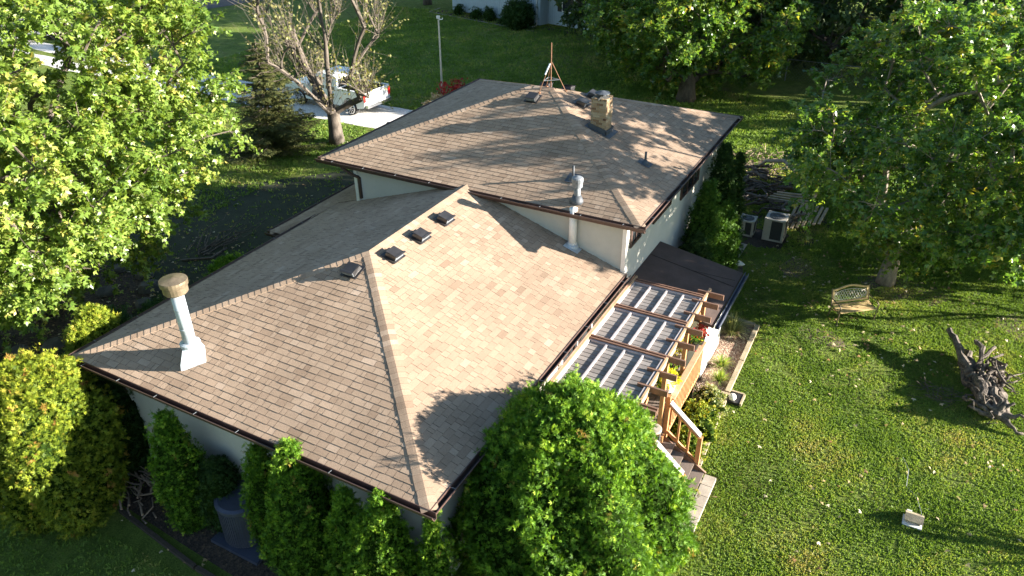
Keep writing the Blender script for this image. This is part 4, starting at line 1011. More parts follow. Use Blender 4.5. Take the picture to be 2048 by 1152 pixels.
shrub('leafy_shrub', 'olive and cream leafed shrub at the end of the railing', 'shrub', 8.55, -2.48, .70, .38, M['ornamental'], 520, .5, .075, 'quad', seed=91, lump=.25)
shrub('leafy_shrub', 'wide yellow-green leafed shrub along the timber edging', 'shrub', 7.55, -2.45, .85, .50, M['gold'], 560, .5, .07, 'quad', seed=92, lump=.25)
shrub('leafy_shrub', 'yellow-green leafed shrub nearest the stair newel post', 'shrub', 6.75, -2.42, .70, .42, M['gold'], 560, .5, .07, 'quad', seed=93, lump=.25)
sp = thing('splash_light', 'white globe on a dark box let into the timber edging', 'garden light', (9.3, -2.95, 0))
m = MB(); m.box((9.32, -2.98, .05), (.42, .30, .08)); m.build('box', M['black_metal'], sp)
m = MB(); m.bar((9.1, -3.17, .06), (9.55, -3.17, .06), .05, .09); m.bar((9.56, -2.82, .06), (9.56, -3.15, .06), .05, .09); m.bar((9.30, -2.60, .1), (9.30, -2.84, .1), .09, .12); m.build('timber_frame', M['timber'], sp)
m = MB(); m.lathe([(.03, .08), (.075, .11), (.10, .17), (.085, .23), (.03, .27)], (9.20, -2.93, 0), 16); m.build('globe', M['white_plastic'], sp, True)

# ------------------------------------------------------------------ bench
bn = thing('garden_bench', 'wood slat garden bench with cream lattice back on the lawn', 'bench', (0, 0, 0))
BL = 1.18
m = MB()
for k, (yy, zz) in enumerate(((0, .42), (.10, .405), (.20, .40), (.30, .41), (.39, .44))): m.box((0, yy, zz), (BL, .075, .022), 0)
m.build('seat', M['bench_wood'], bn)
m = MB(); nb_ = 16
for i in range(nb_):
    xa = -BL/2+BL*i/nb_; xb = -BL/2+BL*(i+1)/nb_; f = lambda x: .86+.10*math.cos(x/BL*math.pi)**2
    m.bar((xa, .46+(f(xa)-.44)*.25, f(xa)), (xb, .46+(f(xb)-.44)*.25, f(xb)), .03, .06)
m.bar((-BL/2, .475, .50), (BL/2, .475, .50), .03, .06)
for s in (-1, 1): m.bar((s*(BL/2-.03), .475, .50), (s*(BL/2-.03), .56, .84), .06, .03, (0, 1, 0))
back = m.build('backrest', M['bench_wood'], bn)
m = MB()
def bp(x, z): return (x, .475+(z-.50)*.25, z)
for k in range(-7, 8):
    for s in (-1, 1):
        seg = []
        for j in range(9):
            z = .53+.28*j/8; x = k*.085+s*(z-.67)*.6
            if (x/.52)**2+((z-.68)/.20)**2 < 1: seg.append(bp(x, z))
        if len(seg) > 1: m.tube([seg[0], seg[-1]], .007, 4)
ell = [bp(.53*math.cos(a), .68+.17*math.sin(a)) for a in np.linspace(0, 2*math.pi, 25)]; m.tube(ell, .010, 5)
for s in (-1, 1):
    for q in (.60, .76): m.tube([bp(s*(.47+.04*math.cos(a)), q+.04*math.sin(a)) for a in np.linspace(0, 2*math.pi, 9)], .006, 4)
m.build('lattice', M['cream_iron'], back)
for s in (-1, 1):
    m = MB(); x = s*(BL/2+.02)
    m.tube([(x, .02, 0), (x, .0, .25), (x, .0, .42), (x, -.03, .55), (x, .06, .62), (x, .3, .62), (x, .46, .64)], .017, 6)
    m.tube([(x, .50, 0), (x, .44, .2), (x, .44, .42), (x, .50, .65), (x, .58, .92)], .017, 6); m.tube([(x, .0, .40), (x, .2, .37), (x, .44, .42)], .015, 6)
    m.build('side_frame', M['tan_metal'], bn)
bn.location = (14.62, -5.22, 0); bn.rotation_euler = (0, 0, math.atan2(-.92, .76))

# ------------------------------------------------------------------ driftwood, brush pile, lumber
def gnarl(m, g, p0, p1, r0, r1, n=9, wob=.12, sides=9):
    p0 = np.array(p0, float); p1 = np.array(p1, float); P = []; R = []; L = np.linalg.norm(p1-p0); off = np.zeros(3)
    for i in range(n):
        u_ = i/(n-1); off = off*.7+g.normal(0, wob*L/n*1.6, 3); P.append(p0+(p1-p0)*u_+off*(i > 0)); R.append((r0+(r1-r0)*u_)*g.uniform(.8, 1.2))
    m.tube(P, R, sides)
g = np.random.default_rng(101)
dw = thing('driftwood_log', 'gnarled grey uprooted stump and roots lying on the lawn', 'log', (13.2, -8.3, 0))
m = MB()
for q0, q1, ra, rb in (((11.45, -8.85, .20), (13.6, -8.25, .24), .20, .13), ((11.6, -9.1, .16), (13.4, -8.6, .2), .15, .10), ((11.7, -8.65, .28), (14.1, -7.95, .30), .13, .09), ((11.6, -8.9, .42), (13.2, -8.5, .40), .12, .07), ((12.6, -8.3, .18), (14.3, -7.9, .16), .12, .08)):
    gnarl(m, g, q0, q1, ra, rb, 14, .22, 9)
m.build('trunk', M['driftwood'], dw, False)
m = MB()
gnarl(m, g, (13.0, -8.2, .30), (14.5, -7.6, .55), .12, .085, 9, .1, 8); gnarl(m, g, (13.1, -8.4, .35), (14.3, -8.45, .55), .09, .05, 9, .3, 7)
gnarl(m, g, (13.0, -8.5, .35), (14.1, -8.85, .45), .08, .045, 9, .35, 7); gnarl(m, g, (12.4, -8.8, .4), (13.9, -8.9, .5), .06, .03, 9, .4, 7)
m.build('limb', M['driftwood'], dw, False)
m = MB()
for i in range(46):
    c = np.array([g.uniform(11.5, 13.8), g.uniform(-9.0, -8.1), g.uniform(.15, .4)]); d = unit(g.normal(size=3)*[1.2, .7, .4]+[0, 0, .25]); L = g.uniform(.25, .7)
    gnarl(m, g, c-d*.1, c+d*L, g.uniform(.025, .06), .008, 7, .5, 6)
for i in range(10):
    a = g.uniform(0, 6.28); gnarl(m, g, (11.45, -8.85, .25), (11.3+.5*math.cos(a)*.6, -8.85+.7*math.sin(a), .28+.35*math.cos(a)), .10, .03, 7, .25, 7)
m.build('roots', M['driftwood'], dw, True)
m = MB()
for i in range(60):
    c = np.array([g.uniform(11.6, 12.4), g.uniform(-8.0, -7.2), .04]); d = unit(g.normal(size=3)*[1, 1, .25]); m.tube([c, c+d*g.uniform(.15, .4)+[0, 0, .05]], .007, 3)
tw = tag(m.build('twig_heap', M['driftwood']), 'small heap of grey twigs beside the uprooted stump', 'twigs')

g = np.random.default_rng(102)
bp_ = thing('brush_pile', 'pile of weathered branches and logs beyond the air conditioners', 'brush pile', (22.5, -.6, 0))
m = MB()
for i in range(60):
    c = np.array([g.uniform(20.8, 24.6), g.uniform(-1.8, .6), g.uniform(.05, .55)]); ang = g.normal(2.0, .45); d = np.array([math.cos(ang), math.sin(ang), g.normal(0, .12)]); L = g.uniform(.7, 2.0)
    r0 = g.uniform(.02, .075); gnarl(m, g, c-d*L/2, c+d*L/2, r0, r0*.5, 7, .18, 6)
m.build('logs', M['driftwood'], bp_, True)
m = MB(); arc = [(24.4, .3, .2), (24.2, -.3, .9), (23.6, -1.1, 1.25), (22.7, -1.9, 1.1), (21.8, -2.3, .6), (21.2, -2.3, .1)]; m.tube(arc, [.05, .07, .08, .07, .06, .05], 8)
m.build('arched_branch', M['bark_pale'], bp_, True)
m = MB()
for i in range(220):
    c = np.array([g.uniform(24.5, 27.5), g.uniform(-1.8, 1.2), g.uniform(.02, .22)]); d = unit(g.normal(size=3)*[1, 1, .3]); m.tube([c, c+d*g.uniform(.2, .7)], .012, 3)
br = tag(m.build('twig_heap', M['twig']), 'brown heap of twigs and leaves past the branch pile', 'twigs')
lm = thing('lumber_stack', 'leaning grey boards and scrap wood beside the larger air conditioner', 'lumber', (20.6, -2.5, 0))
for i in range(7):
    m = MB(); y = -2.1-.17*i; m.bar((19.9+.12*i, y, .06+.02*i), (21.3+.05*i, y-.1, .62-.03*i), .10, .045); m.build('board', M['timber'], lm)
for i in range(4):
    m = MB(); m.bar((21.4+.12*i, -1.0-.1*i, .5+.05*i), (21.4+.13*i, -2.5, .55+.06*i), .09, .04); m.build('board', M['timber'], lm)
m = MB()
for i in range(14):
    c = np.array([g.uniform(20.0, 21.3), g.uniform(-2.6, -1.7), g.uniform(.1, .5)]); m.box(tuple(c), (g.uniform(.1, .35), g.uniform(.08, .2), g.uniform(.05, .15)), g.uniform(0, 3))
m.build('scrap', M['driftwood'], lm)
gb = tag(MB().tube([(24.9, .6, .04), (24.2, .2, .05)], .05, 8).build('log', M['bench_wood']), 'short orange-brown log on the bare soil past the arborvitae', 'log')
wt = MB(); wt.lathe([(.11, 0), (.12, .02), (.14, .26), (.15, .27), (.13, .25)], (21.3, .35, 0), 14)
tag(wt.build('bucket', M['white_plastic'], None, True), 'small white bucket beside the branch pile', 'bucket')

# ------------------------------------------------------------------ air conditioners
def ac(x, y, w, h, label, rz=0.0):
    t = thing('air_conditioner', label, 'air conditioner', (x, y, 0), 'air conditioners beyond the side wall')
    o0 = np.array([x, y, 0])
    m = MB(); 
    for i, j in ((-1, -1), (1, -1), (1, 1), (-1, 1)): m.box((x+i*(w/2-.04), y+j*(w/2-.04), h/2+.04), (.08, .08, h-.04))
    m.box((x, y, .06), (w, w, .06)); m.box((x, y, h-.02), (w+.01, w+.01, .05)); m.box((x-w/2+.05, y+w/2-.14, h*.5), (.12, .22, h*.9)); m.build('cabinet', M['ac_metal'], t)
    m = MB(); k = 0; z = .12
    while z < h-.06: m.box((x, y, z), (w-.03, w-.03, .012)); z += .028
    m.box((x, y, h/2), (w-.08, w-.08, h-.12)); m.build('grille', M['ac_grille'], t)
    m = MB(); n = 20; 
    m.lathe([(w*.38, h+.006), (w*.38, h+.018), (w*.34, h+.02), (.02, h+.016)], (x, y, 0), 20); m.build('fan_well', M['black_metal'], t)
    m = MB()
    for i in range(8): a = i*math.pi/8; m.bar((x-math.cos(a)*w*.38, y-math.sin(a)*w*.38, h+.035), (x+math.cos(a)*w*.38, y+math.sin(a)*w*.38, h+.035), .008, .008)
    for rr_ in (.12, .2, .28, .36): m.tube([(x+rr_*w*math.cos(a), y+rr_*w*math.sin(a), h+.04) for a in np.linspace(0, 6.283, 21)], .004, 3)
    m.build('fan_guard', M['galv'], t); return t
ac(19.1, -1.85, .72, .86, 'larger beige air conditioner with dark side grille next to the scrap wood')
ac(19.0, -.88, .55, .62, 'smaller pale air conditioner beside the arborvitae')
rc = thing('air_conditioner', 'round ribbed dark grey air conditioner on a pad by the front wall', 'air conditioner', (.0, 4.85, 0))
ox, oy = .10, 4.92
m = MB(); m.box((ox-.05, oy-.1, .05), (.95, 1.3, .10)); m.build('pad', M['blue_grey'], rc)
m = MB(); m.lathe([(.44, .10), (.46, .14), (.46, 1.04), (.49, 1.06), (.49, 1.14), (.42, 1.17), (.36, 1.15), (.34, .92), (.02, .90)], (ox, oy, 0), 32); cb = m.build('cabinet', M['blue_grey'], rc, False)
m = MB()
for i in range(60): a = 2*math.pi*i/60; m.box((ox+.465*math.cos(a), oy+.465*math.sin(a), .58), (.012, .022, .88), a)
m.build('rib', M['blue_grey'], cb)
m = MB()
for i in range(3): a = i*2.09; m.bar((ox, oy, .96), (ox+.3*math.cos(a), oy+.3*math.sin(a), .96), .12, .01)
m.build('fan', M['black_metal'], rc)
tb = MB(); tb.lathe([(.18, 0), (.25, .02), (.30, .40), (.33, .42), (.30, .44), (.27, .40), (.22, .06), (.02, .05)], (.28, 6.05, .0), 24)
tag(tb.build('plastic_tub', M['black_metal'], None, True), 'glossy black tub against the front wall between shrubs', 'tub')
pp = MB(); pp.tube([(.30, 9.35, .12), (.05, 8.55, .14)], .055, 10); pp.tube([(.30, 9.35, .12), (.33, 9.42, .12)], .065, 10)
tag(pp.build('drain_pipe', M['white_metal'], None, True), 'short pale pipe lying beside the big golden bush', 'pipe')
m = MB(); g = np.random.default_rng(104)
for i in range(26): 
    c = np.array([g.uniform(-.6, .4), g.uniform(7.3, 8.6), g.uniform(.03, .2)]); an_ = g.normal(1.3, .3); d = np.array([math.cos(an_), math.sin(an_), g.normal(0, .1)]); gnarl(m, g, c-d*.5, c+d*.7, .025, .008, 6, .2, 5)
tag(m.build('branch_heap', M['twig']), 'bare cut branches lying between the golden bush and the wall', 'branches')

# ------------------------------------------------------------------ bird feeder with wire on the lawn, goose ornament
bf = thing('bird_feeder', 'small wooden bird feeder with white tray on the lawn at lower right', 'bird feeder', (7.0, -7.35, 0))
m = MB(); m.box((7.0, -7.36, .03), (.30, .38, .03)); m.box((7.18, -7.27, .09), (.10, .10, .10)); m.build('tray', M['white_plastic'], bf)
m = MB(); m.poly([(6.88, -7.55, .15), (7.03, -7.55, .23), (7.03, -7.19, .23), (6.88, -7.19, .15)], .015); m.poly([(7.03, -7.55, .23), (7.18, -7.55, .15), (7.18, -7.19, .15), (7.03, -7.19, .23)], .015); m.build('roof', M['timber'], bf)
m = MB(); m.box((7.03, -7.50, .10), (.2, .02, .14)); m.box((7.03, -7.24, .10), (.2, .02, .14)); m.build('side', M['timber'], bf)
m = MB(); m.tube([(7.03, -7.5, .22), (7.3, -7.50, .10), (7.75, -7.38, .09), (8.0, -7.15, .09), (8.6, -7.15, .08), (9.0, -7.0, .06)], .006, 4); m.build('wire', M['galv'], bf)
go = thing('goose_ornament', 'small white goose-shaped garden ornament on a stone by the path', 'ornament', (16.1, -1.25, 0))
m = MB(); m.box((16.1, -1.28, .07), (.32, .42, .14), .3, taper=.85); m.build('stone', M['stone'], go)
m = MB(); m.tube([(16.1, -1.52, .30), (16.1, -1.44, .29), (16.12, -1.30, .28), (16.15, -1.14, .30), (16.17, -1.06, .36), (16.18, -1.03, .46), (16.18, -1.05, .52), (16.18, -1.10, .53), (16.18, -1.17, .51)], [.01, .06, .105, .10, .06, .035, .038, .035, .01], 12)
m.build('body', M['white_plastic'], go, True)

# ------------------------------------------------------------------ stones, fallen branches by the maple
g = np.random.default_rng(105)
ring = [(1.5, 17.6), (1.55, 16.6), (1.9, 15.7), (2.5, 15.0), (3.3, 14.5), (4.3, 14.3), (5.3, 14.6), (6.1, 15.3), (6.6, 16.2), (6.6, 17.3), (5.3, 16.4), (6.2, 18.4)]
lab = ['flat stone at the left end of the maple bed', 'flat stone left of the maple trunk', 'long flat stone in the maple bed edge', 'broad stone in front of the maple', 'stone behind the yellow shrubs', 'grey stone right below the maple crown', 'grey slab beside the roof edge in the maple bed',
       'pale rounded stone right of the maple trunk', 'stone at the right end of the maple bed', 'stone in shade right of the maple', 'pale green-grey boulder near the maple trunk', 'stone at the back of the maple bed']
for (x, y), lb in zip(ring, lab):
    m = MB(); rx, ry, h = g.uniform(.28, .5), g.uniform(.22, .36), g.uniform(.12, .26); a0 = g.uniform(0, 3); n = 9
    P0 = [(x+rx*math.cos(t_)*g.uniform(.85, 1.1), y+ry*math.sin(t_)*g.uniform(.85, 1.1)) for t_ in np.linspace(0, 2*math.pi, n, endpoint=False)]
    vs = [(px_, py_, 0) for px_, py_ in P0]+[(x+(px_-x)*.95, y+(py_-y)*.95, h*.7) for px_, py_ in P0]+[(x+(px_-x)*.7, y+(py_-y)*.7, h+g.uniform(-.02, .02)) for px_, py_ in P0]
    fs = [(i, (i+1) % n, n+(i+1) % n, n+i) for i in range(n)]+[(n+i, n+(i+1) % n, 2*n+(i+1) % n, 2*n+i) for i in range(n)]+[tuple(range(2*n, 3*n))]
    m.add(vs, fs); tag(m.build('stone', M['stone']), lb, 'stone', 'stones ringing the maple bed')
fb = MB()
for i in range(12):
    a = g.normal(.2, .35); c = np.array([8.6+g.normal(0, .3), 15.7+g.normal(0, .3), .06]); d = np.array([math.cos(a), math.sin(a), 0]); gnarl(fb, g, c, c+d*g.uniform(1.0, 2.4)+[0, 0, .15], .03, .008, 7, .2, 5)
fb.bar((7.9, 15.9, .05), (8.5, 15.1, .05), .06, .06); fb.bar((8.5, 15.1, .05), (9.3, 15.2, .05), .06, .06)
tag(fb.build('fallen_branch', M['driftwood']), 'fallen bare branch on the shaded lawn left of the entry roof', 'branch')

# ------------------------------------------------------------------ driveway: pickup, pole, lamp, red plants
tk = thing('pickup_truck', 'white crew cab pickup truck parked on the gravel driveway', 'pickup truck', (0, 0, 0))
def prism_x(m, prof, x0, x1, inset=None, tone=.5):
    """side profile (y,z) extruded across x with optional inset for upper points"""
    n = len(prof); vs = [(x0+(inset[i] if inset else 0), y, z) for i, (y, z) in enumerate(prof)]+[(x1-(inset[i] if inset else 0), y, z) for i, (y, z) in enumerate(prof)]
    fs = [tuple(range(n)), tuple(range(2*n-1, n-1, -1))]+[(i, n+i, n+(i+1) % n, (i+1) % n) for i in range(n)]
    m.add(vs, fs, tone)
# truck local frame: y forward (front at +2.9), x half width 1.0
TW = 1.0
m = MB()
lower = [(-2.85, .62), (-2.88, .80), (-2.86, 1.30), (-1.0, 1.30), (-1.0, 1.06), (1.25, 1.06), (1.25, 1.22), (2.55, 1.12), (2.86, .98), (2.92, .70), (2.90, .45), (2.45, .42)]
arch_f = [(1.86+.50*math.cos(a), .42+.50*math.sin(a)) for a in np.linspace(.0, math.pi, 9)]
arch_r = [(-1.84+.50*math.cos(a), .42+.50*math.sin(a)) for a in np.linspace(.0, math.pi, 9)]
side = lower+arch_f+[(1.30, .42), (-1.30, .42)]+arch_r+[(-2.75, .50)]
# side skins with wheel arches
for s in (-1, 1):
    prism_x(m, side, s*TW-.05 if s > 0 else -TW, s*TW if s > 0 else -TW+.05)
# hood, front, bed floor, tailgate
m.add([(-TW+.04, 1.25, 1.22), (TW-.04, 1.25, 1.22), (TW-.06, 2.55, 1.13), (-TW+.06, 2.55, 1.13), (TW-.10, 2.86, .99), (-TW+.10, 2.86, .99)], [(0, 1, 2, 3), (3, 2, 4, 5)])
m.box((0, 2.84, .78), (1.84, .10, .42)); m.box((0, -2.84, .98), (1.94, .06, .64)); m.box((0, -.98, 1.0), (1.9, .06, .62))
m.box((0, -1.9, .78), (1.86, 1.9, .04)); m.box((0, 1.25, .80), (1.86, .05, .7)); m.box((0, .1, .5), (1.88, 2.3, .1))
for s in (-1, 1): m.box((s*.955, -1.92, 1.30), (.12, 1.90, .05))
m.build('body', M['truck_paint'], tk)
m = MB(); cabp = [(-1.0, 1.06), (-.92, 1.80), (-.55, 1.90), (.45, 1.90), (1.22, 1.20), (1.25, 1.06)]
prism_x(m, cabp, -TW+.02, TW-.02, [0, .16, .20, .20, .04, 0]); cab = m.build('cab', M['truck_paint'], tk)
m = MB()
for s in (-1, 1):
    def wq(pts_):
        vs = []
        for y, z in pts_:
            f = (z-1.06)/(1.86-1.06); xx = s*(TW-.02-.185*max(0, f)+.004); vs.append((xx, y, z))
        return vs
    for q in ([(-.82, 1.16), (-.16, 1.16), (-.16, 1.72), (-.72, 1.72)], [(-.08, 1.16), (.98, 1.16), (.48, 1.72), (-.08, 1.72)]):
        v = wq(q); m.add(v, [(0, 1, 2, 3)])
m.add([(-.80, .535, 1.855), (.80, .535, 1.855), (.92, 1.165, 1.26), (-.92, 1.165, 1.26)], [(0, 1, 2, 3)])
m.add([(-.80, -.993, 1.20), (.80, -.993, 1.20), (.76, -.935, 1.72), (-.76, -.935, 1.72)], [(0, 1, 2, 3)])
m.build('window', M['dark_glass'], cab)
m = MB(); m.box((0, -1.91, .81), (1.66, 1.82, .02)); m.box((0, -2.80, 1.0), (1.7, .02, .5)); m.box((0, -1.02, 1.0), (1.7, .02, .5))
for s in (-1, 1): m.box((s*.88, -1.91, 1.03), (.02, 1.78, .45))
m.build('bed_liner', M['black_metal'], tk)
for x, y in ((-1, 1.86), (1, 1.86), (-1, -1.84), (1, -1.84)):
    m = MB(); 
    def wheel(m, r, x0, x1, n=24, rr_=None):
        vs = []; rr_ = rr_ or [r*.55, r*.97, r, r*.97, r*.55]; xs = [x0, x0+.02, (x0+x1)/2, x1-.02, x1]
        for xx, q in zip(xs, rr_):
            for k in range(n): vs.append((xx, y+q*math.cos(6.2832*k/n), .40+q*math.sin(6.2832*k/n)))
        fs = [(i*n+k, i*n+(k+1) % n, (i+1)*n+(k+1) % n, (i+1)*n+k) for i in range(4) for k in range(n)]+[tuple(range(n)), tuple(4*n+k for k in range(n))[::-1]]
        m.add(vs, fs)
    xc = x*.86; wheel(m, .40, xc-.13, xc+.13); wh = m.build('wheel', M['tyre'], tk)
    m = MB(); xo = xc+x*.135
    m.tube([(xo, y+.30*math.cos(a), .40+.30*math.sin(a)) for a in np.linspace(0, 6.283, 25)], .03, 6)
    for k in range(10): a = k*.6283; m.bar((xo, y, .40), (xo, y+.26*math.cos(a), .40+.26*math.sin(a)), .035, .03, (1, 0, 0))
    m.box((xo, y, .40), (.04, .09, .09)); m.build('rim', M['chrome'], wh)
m = MB(); m.box((0, -2.97, .60), (1.86, .16, .16)); m.build('bumper', M['chrome'], tk)
m = MB(); m.box((0, 2.98, .56), (1.86, .14, .22)); m.build('bumper', M['chrome'], tk)
for s in (-1, 1):
    m = MB(); m.box((s*.94, -2.875, 1.02), (.15, .05, .40)); m.build('tail_light', M['tail_red'], tk)
    m = MB(); m.box((s*.80, 2.90, .86), (.28, .05, .16)); m.build('headlight', M['white_plastic'], tk)
    m = MB(); m.box((s*1.12, .95, 1.24), (.20, .10, .18)); m.build('mirror', M['truck_paint'], tk)
m = MB(); m.box((0, 2.90, .80), (1.2, .03, .26)); m.build('front_grille', M['black_metal'], tk)
m = MB(); m.box((0, -2.882, .74), (.32, .012, .15)); m.build('licence_plate', M['galv'], tk)
m = MB(); m.box((0, -2.88, 1.18), (.30, .02, .06)); m.build('tailgate_handle', M['black_metal'], tk)
tk.location = (24.35, 22.55, 0); tk.rotation_euler = (0, 0, math.radians(-4))

po = thing('bird_pole', 'tall thin pole with a small white perch on top behind the upper roof', 'pole', (28.4, 18.45, 0))
m = MB(); m.tube([(28.4, 18.45, 0), (28.42, 18.43, 4.1)], [.06, .045], 8); m.build('pole', M['cream_iron'], po)
m = MB(); m.tube([(28.42, 18.43, 4.05), (28.42, 18.35, 4.12), (28.42, 18.20, 4.12), (28.45, 18.18, 4.20)], .03, 6); m.box((28.42, 18.45, 4.22), (.10, .16, .14)); m.build('perch', M['white_plastic'], po)
GRD = 'red plants in the bed behind the upper roof'
for x, y, h, lb in ((26.3, 17.4, .75, 'brown-stemmed plant at the driveway end of the red bed'), (26.9, 17.35, 1.15, 'tallest bright red plant in the bed'), (27.6, 17.1, .85, 'small pink-red plant left of the pole'), (28.3, 17.3, 1.0, 'bushy dark red plant right of the pole'), (25.6, 17.5, .5, 'low brown plant nearest the driveway')):
    t = thing('red_plant', lb, 'plant', (x, y, 0), GRD); g = np.random.default_rng(int(x*10)); n = 130
    m = MB()
    for i in range(9):
        a = g.uniform(0, 6.28); m.tube([(x, y, 0), (x+.25*math.cos(a), y+.25*math.sin(a), h*.95)], .008, 3)
    m.build('stem', M['twig'], t)
    p = np.array([x, y, 0])+np.stack([g.normal(0, .16, n), g.normal(0, .16, n), g.uniform(.35, 1.05, n)*h], 1)
    leaves('foliage', p, unit(g.normal(size=(n, 3))+[0, 0, .6]), unit(g.normal(size=(n, 3))), g.uniform(.09, .18, n), g.random(n), M['red_flower'] if h > .8 else M['fallen'], 'quad', t)
sheet('mulch_bed', [(25.3, 17.9), (25.2, 16.6), (29.2, 15.8), (29.4, 18.4)], .02, M['mulch'])
lp = thing('yard_lamp', 'black globe-topped yard lamp by the driveway edge', 'lamp', (19.9, 15.75, 0))
m = MB(); m.tube([(19.9, 15.75, 0), (19.9, 15.75, 1.15)], .03, 8); m.build('post', M['black_metal'], lp)
m = MB(); m.lathe([(.04, 1.1), (.12, 1.17), (.14, 1.27), (.10, 1.38), (.03, 1.42)], (19.9, 15.75, 0), 14); m.build('globe', M['black_metal'], lp, True)

# ------------------------------------------------------------------ neighbour's house, fence, far house
nh = thing('house', "neighbour's pale blue-grey house with vertical siding beyond the far lawn", 'house', (50, 22, 0))
def vwall(m, p, q, z0, z1, nrm, step=.2):
    p = np.array([*p, 0.]); q = np.array([*q, 0.]); n = np.array([*nrm, 0.]); d = q-p; L = np.linalg.norm(d); d /= L
    m.add([p+[0, 0, z0], q+[0, 0, z0], q+[0, 0, z1], p+[0, 0, z1]], [(0, 1, 2, 3)])
    x = step
    while x < L: c = p+d*x+n*.015; m.bar(c+[0, 0, z0], c+[0, 0, z1], .05, .03, tuple(n)); x += step
hd = np.array([45.9-48.0, 21.0-30.1]); hd /= np.linalg.norm(hd); hn = np.array([-hd[1]*-1, hd[0]*-1]); hn = np.array([hd[1], -hd[0]]); 
if hn[0] > 0: hn = -hn
P0 = np.array([48.05, 30.2]); P1 = P0+hd*9.3; P2 = P1+hd*.05-hn*.9; P3 = P2+hd*7.5
m = MB(); vwall(m, P0, P1, .2, 2.9, hn); vwall(m, P1, P2, .2, 2.9, -np.array([hn[1], -hn[0]])*0+hd); vwall(m, P2, P3, .2, 2.9, hn)
B0 = P0-hn*9; vwall(m, B0, P0, .2, 2.9, -hd); B3 = P3-hn*8; vwall(m, P3, B3, .2, 2.9, hd)
m.build('wall', M['house_blue'], nh)
m = MB(); e = .5; a_ = P0+hn*e-hd*e; b_ = P3+hn*(e+.9)+hd*e; c_ = P3-hn*8.5+hd*e; d_ = P0-hn*9.5-hd*e; mid1 = (a_+d_)/2+hd*4.5; mid2 = (b_+c_)/2-hd*4.5
V4 = [(*a_, 2.95), (*b_, 2.95), (*c_, 2.95), (*d_, 2.95), (*mid1, 4.9), (*mid2, 4.9)]
m.add(V4, [(0, 1, 5, 4), (1, 2, 5), (2, 3, 4, 5), (3, 0, 4), (3, 2, 1, 0)]); m.build('roof', M['roof_grey'], nh)
m = MB(); c = P1-hd*.3+hn*.06; m.bar((*c, .15), (*c, 2.8), .09, .07, (*hn, 0)); m.bar((*c, .15), (*(c+hn*.7+(-hd)*.3), .06), .08, .07); m.build('downspout', M['white_trim'], nh)
def nwin(a, w, z0, z1):
    c = P2+hd*a+hn*.02; m = MB(); m.bar((*(c-hd*w/2), (z0+z1)/2), (*(c+hd*w/2), (z0+z1)/2), .06, z1-z0); f = m.build('window', M['white_trim'], nh)
    m = MB(); m.bar((*(c-hd*(w/2-.08)+hn*.035), (z0+z1)/2), (*(c+hd*(w/2-.08)+hn*.035), (z0+z1)/2), .01, z1-z0-.16); m.build('pane', M['dark_glass'], f)
    for s in (-1, 1):
        m = MB(); cc_ = c+hd*s*(w/2+.22); m.bar((*(cc_-hd*.18), (z0+z1)/2), (*(cc_+hd*.18), (z0+z1)/2), .05, z1-z0); m.build('shutter', M['black_metal'], nh)
nwin(1.9, 1.2, 1.2, 2.4); nwin(5.0, 1.4, 1.2, 2.4)
shrub('round_shrub', "big dark globe shrub at the corner of the neighbour's house", 'shrub', *(P1+hn*1.0-hd*1.3), 1.9, 1.25, M['arb_dark'], 130, .45, .16, seed=95)
for i, (a, h, r_, lb) in enumerate(((1.2, .8, .4, "small dark shrub at the left end of the neighbour's wall"), (3.2, .7, .5, "low shrub second from the left on the neighbour's wall"), (4.6, .95, .5, "purplish taller shrub midway along the neighbour's wall"), (6.2, .5, .5, "lowest shrub nearest the big globe shrub"))):
    shrub('small_shrub', lb, 'shrub', *(P0+hd*a+hn*.55), h, r_, M['arb_dark'], 120, .45, .14, seed=96+i, group="shrubs along the neighbour's wall")
bd = P0+hn*1.1-hd*1.8; strip([tuple(P0-hd*2+hn*-.5), tuple(P0-hd*1.5+hn*1.2), tuple(P1+hn*1.3), tuple(P1+hn*1.2+hd*.4)], .06, .06, .05, 'bed_edging', M['concrete'], 0)
strip([tuple(P0-hd*1.2+hn*.5), tuple(P1+hn*.6)], .65, .6, .02, 'mulch_bed', M['mulch'], .02); strip([tuple(P2+hn*.6), tuple(P3+hn*.6)], .6, .5, .02, 'mulch_bed', M['mulch'], .02)
fe = thing('chain_link_fence', 'thin chain-link fence far behind the right maple', 'fence', (40, 0, 0))
xs = np.arange(-22, 4.1, 2.4)
for y in xs:
    m = MB(); m.tube([(39.8, y, 0), (39.8, y, 1.25)], .025, 6); m.build('fence_post', M['galv'], fe)
m = MB(); m.tube([(39.8, -22, 1.25), (39.8, 3.2, 1.25)], .018, 6); m.build('top_rail', M['galv'], fe)
m = MB()
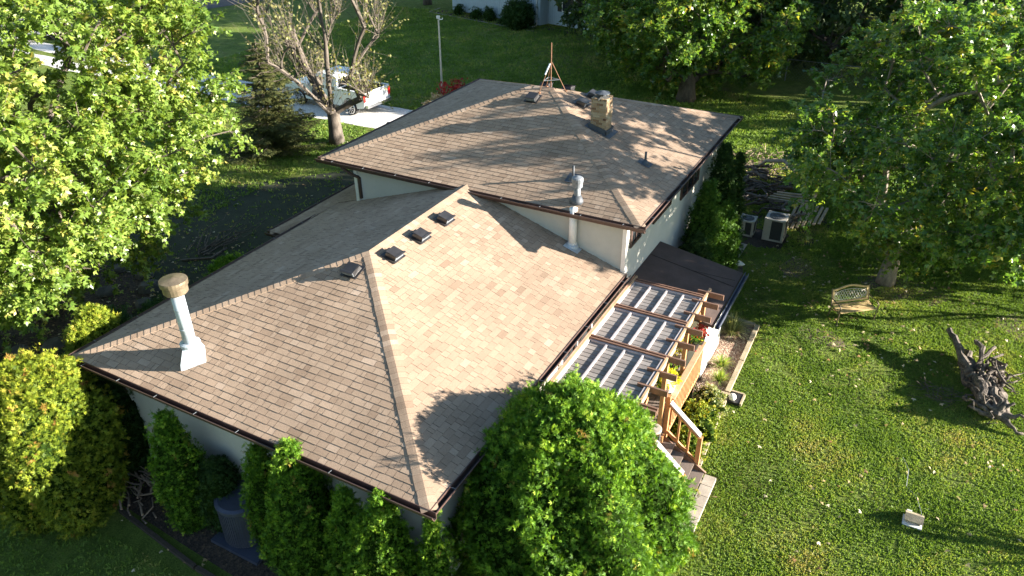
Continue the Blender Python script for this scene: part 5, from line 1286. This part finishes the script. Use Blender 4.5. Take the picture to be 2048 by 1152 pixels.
for k in np.arange(-22, 3.2, .18):
    m.bar((39.8, k, .05), (39.8, k+1.1 if k+1.1 < 3.2 else 3.2, 1.22), .004, .004); m.bar((39.8, k, 1.22), (39.8, k+1.1 if k+1.1 < 3.2 else 3.2, .05), .004, .004)
m.build('wire_mesh', M['galv'], fe)
# far house and parked car glimpsed through the maple
fh = thing('house', 'far house with blue-grey roof glimpsed at the top left through the maple', 'house', (46, 58, 0))
m = MB(); m.box((46, 60, 1.4), (12, 8, 2.8), -.35); m.build('wall', M['house_blue'], fh)
m = MB(); 
R_ = lambda x, y, z: (46+(x*math.cos(-.35)-y*math.sin(-.35)), 60+(x*math.sin(-.35)+y*math.cos(-.35)), z)
m.add([R_(-6.6, -4.6, 2.8), R_(6.6, -4.6, 2.8), R_(6.6, 4.6, 2.8), R_(-6.6, 4.6, 2.8), R_(-6.6, 0, 4.8), R_(6.6, 0, 4.8)], [(0, 1, 5, 4), (2, 3, 4, 5), (1, 2, 5), (3, 0, 4), (3, 2, 1, 0)]); m.build('roof', M['blue_grey'], fh)
car = thing('parked_car', 'light grey parked car at the top left, half hidden by maple leaves', 'car', (0, 0, 0))
m = MB(); prism_x(m, [(-2.2, .35), (-2.25, .8), (-1.9, .95), (1.2, .95), (2.1, .78), (2.2, .4)], -.88, .88); m.build('body', M['galv'], car)
m = MB(); prism_x(m, [(-1.8, .95), (-1.3, 1.42), (.2, 1.45), (1.1, .95)], -.84, .84, [.0, .16, .16, .02]); cb = m.build('cabin', M['dark_glass'], car)
m = MB(); m.box((0, -.5, 1.455), (1.3, 1.4, .03)); m.build('roof', M['galv'], cb)
for x, y in ((-.8, 1.35), (.8, 1.35), (-.8, -1.35), (.8, -1.35)):
    m = MB(); wheel_y = y
    vs = []; n = 16
    for xx in (x-.1, x+.1):
        for k in range(n): vs.append((xx, y+.32*math.cos(6.2832*k/n), .32+.32*math.sin(6.2832*k/n)))
    m.add(vs, [(k, (k+1) % n, n+(k+1) % n, n+k) for k in range(n)]+[tuple(range(n))[::-1], tuple(n+k for k in range(n))]); m.build('wheel', M['tyre'], car)
car.location = (26.2, 52.5, 0); car.rotation_euler = (0, 0, math.radians(75))
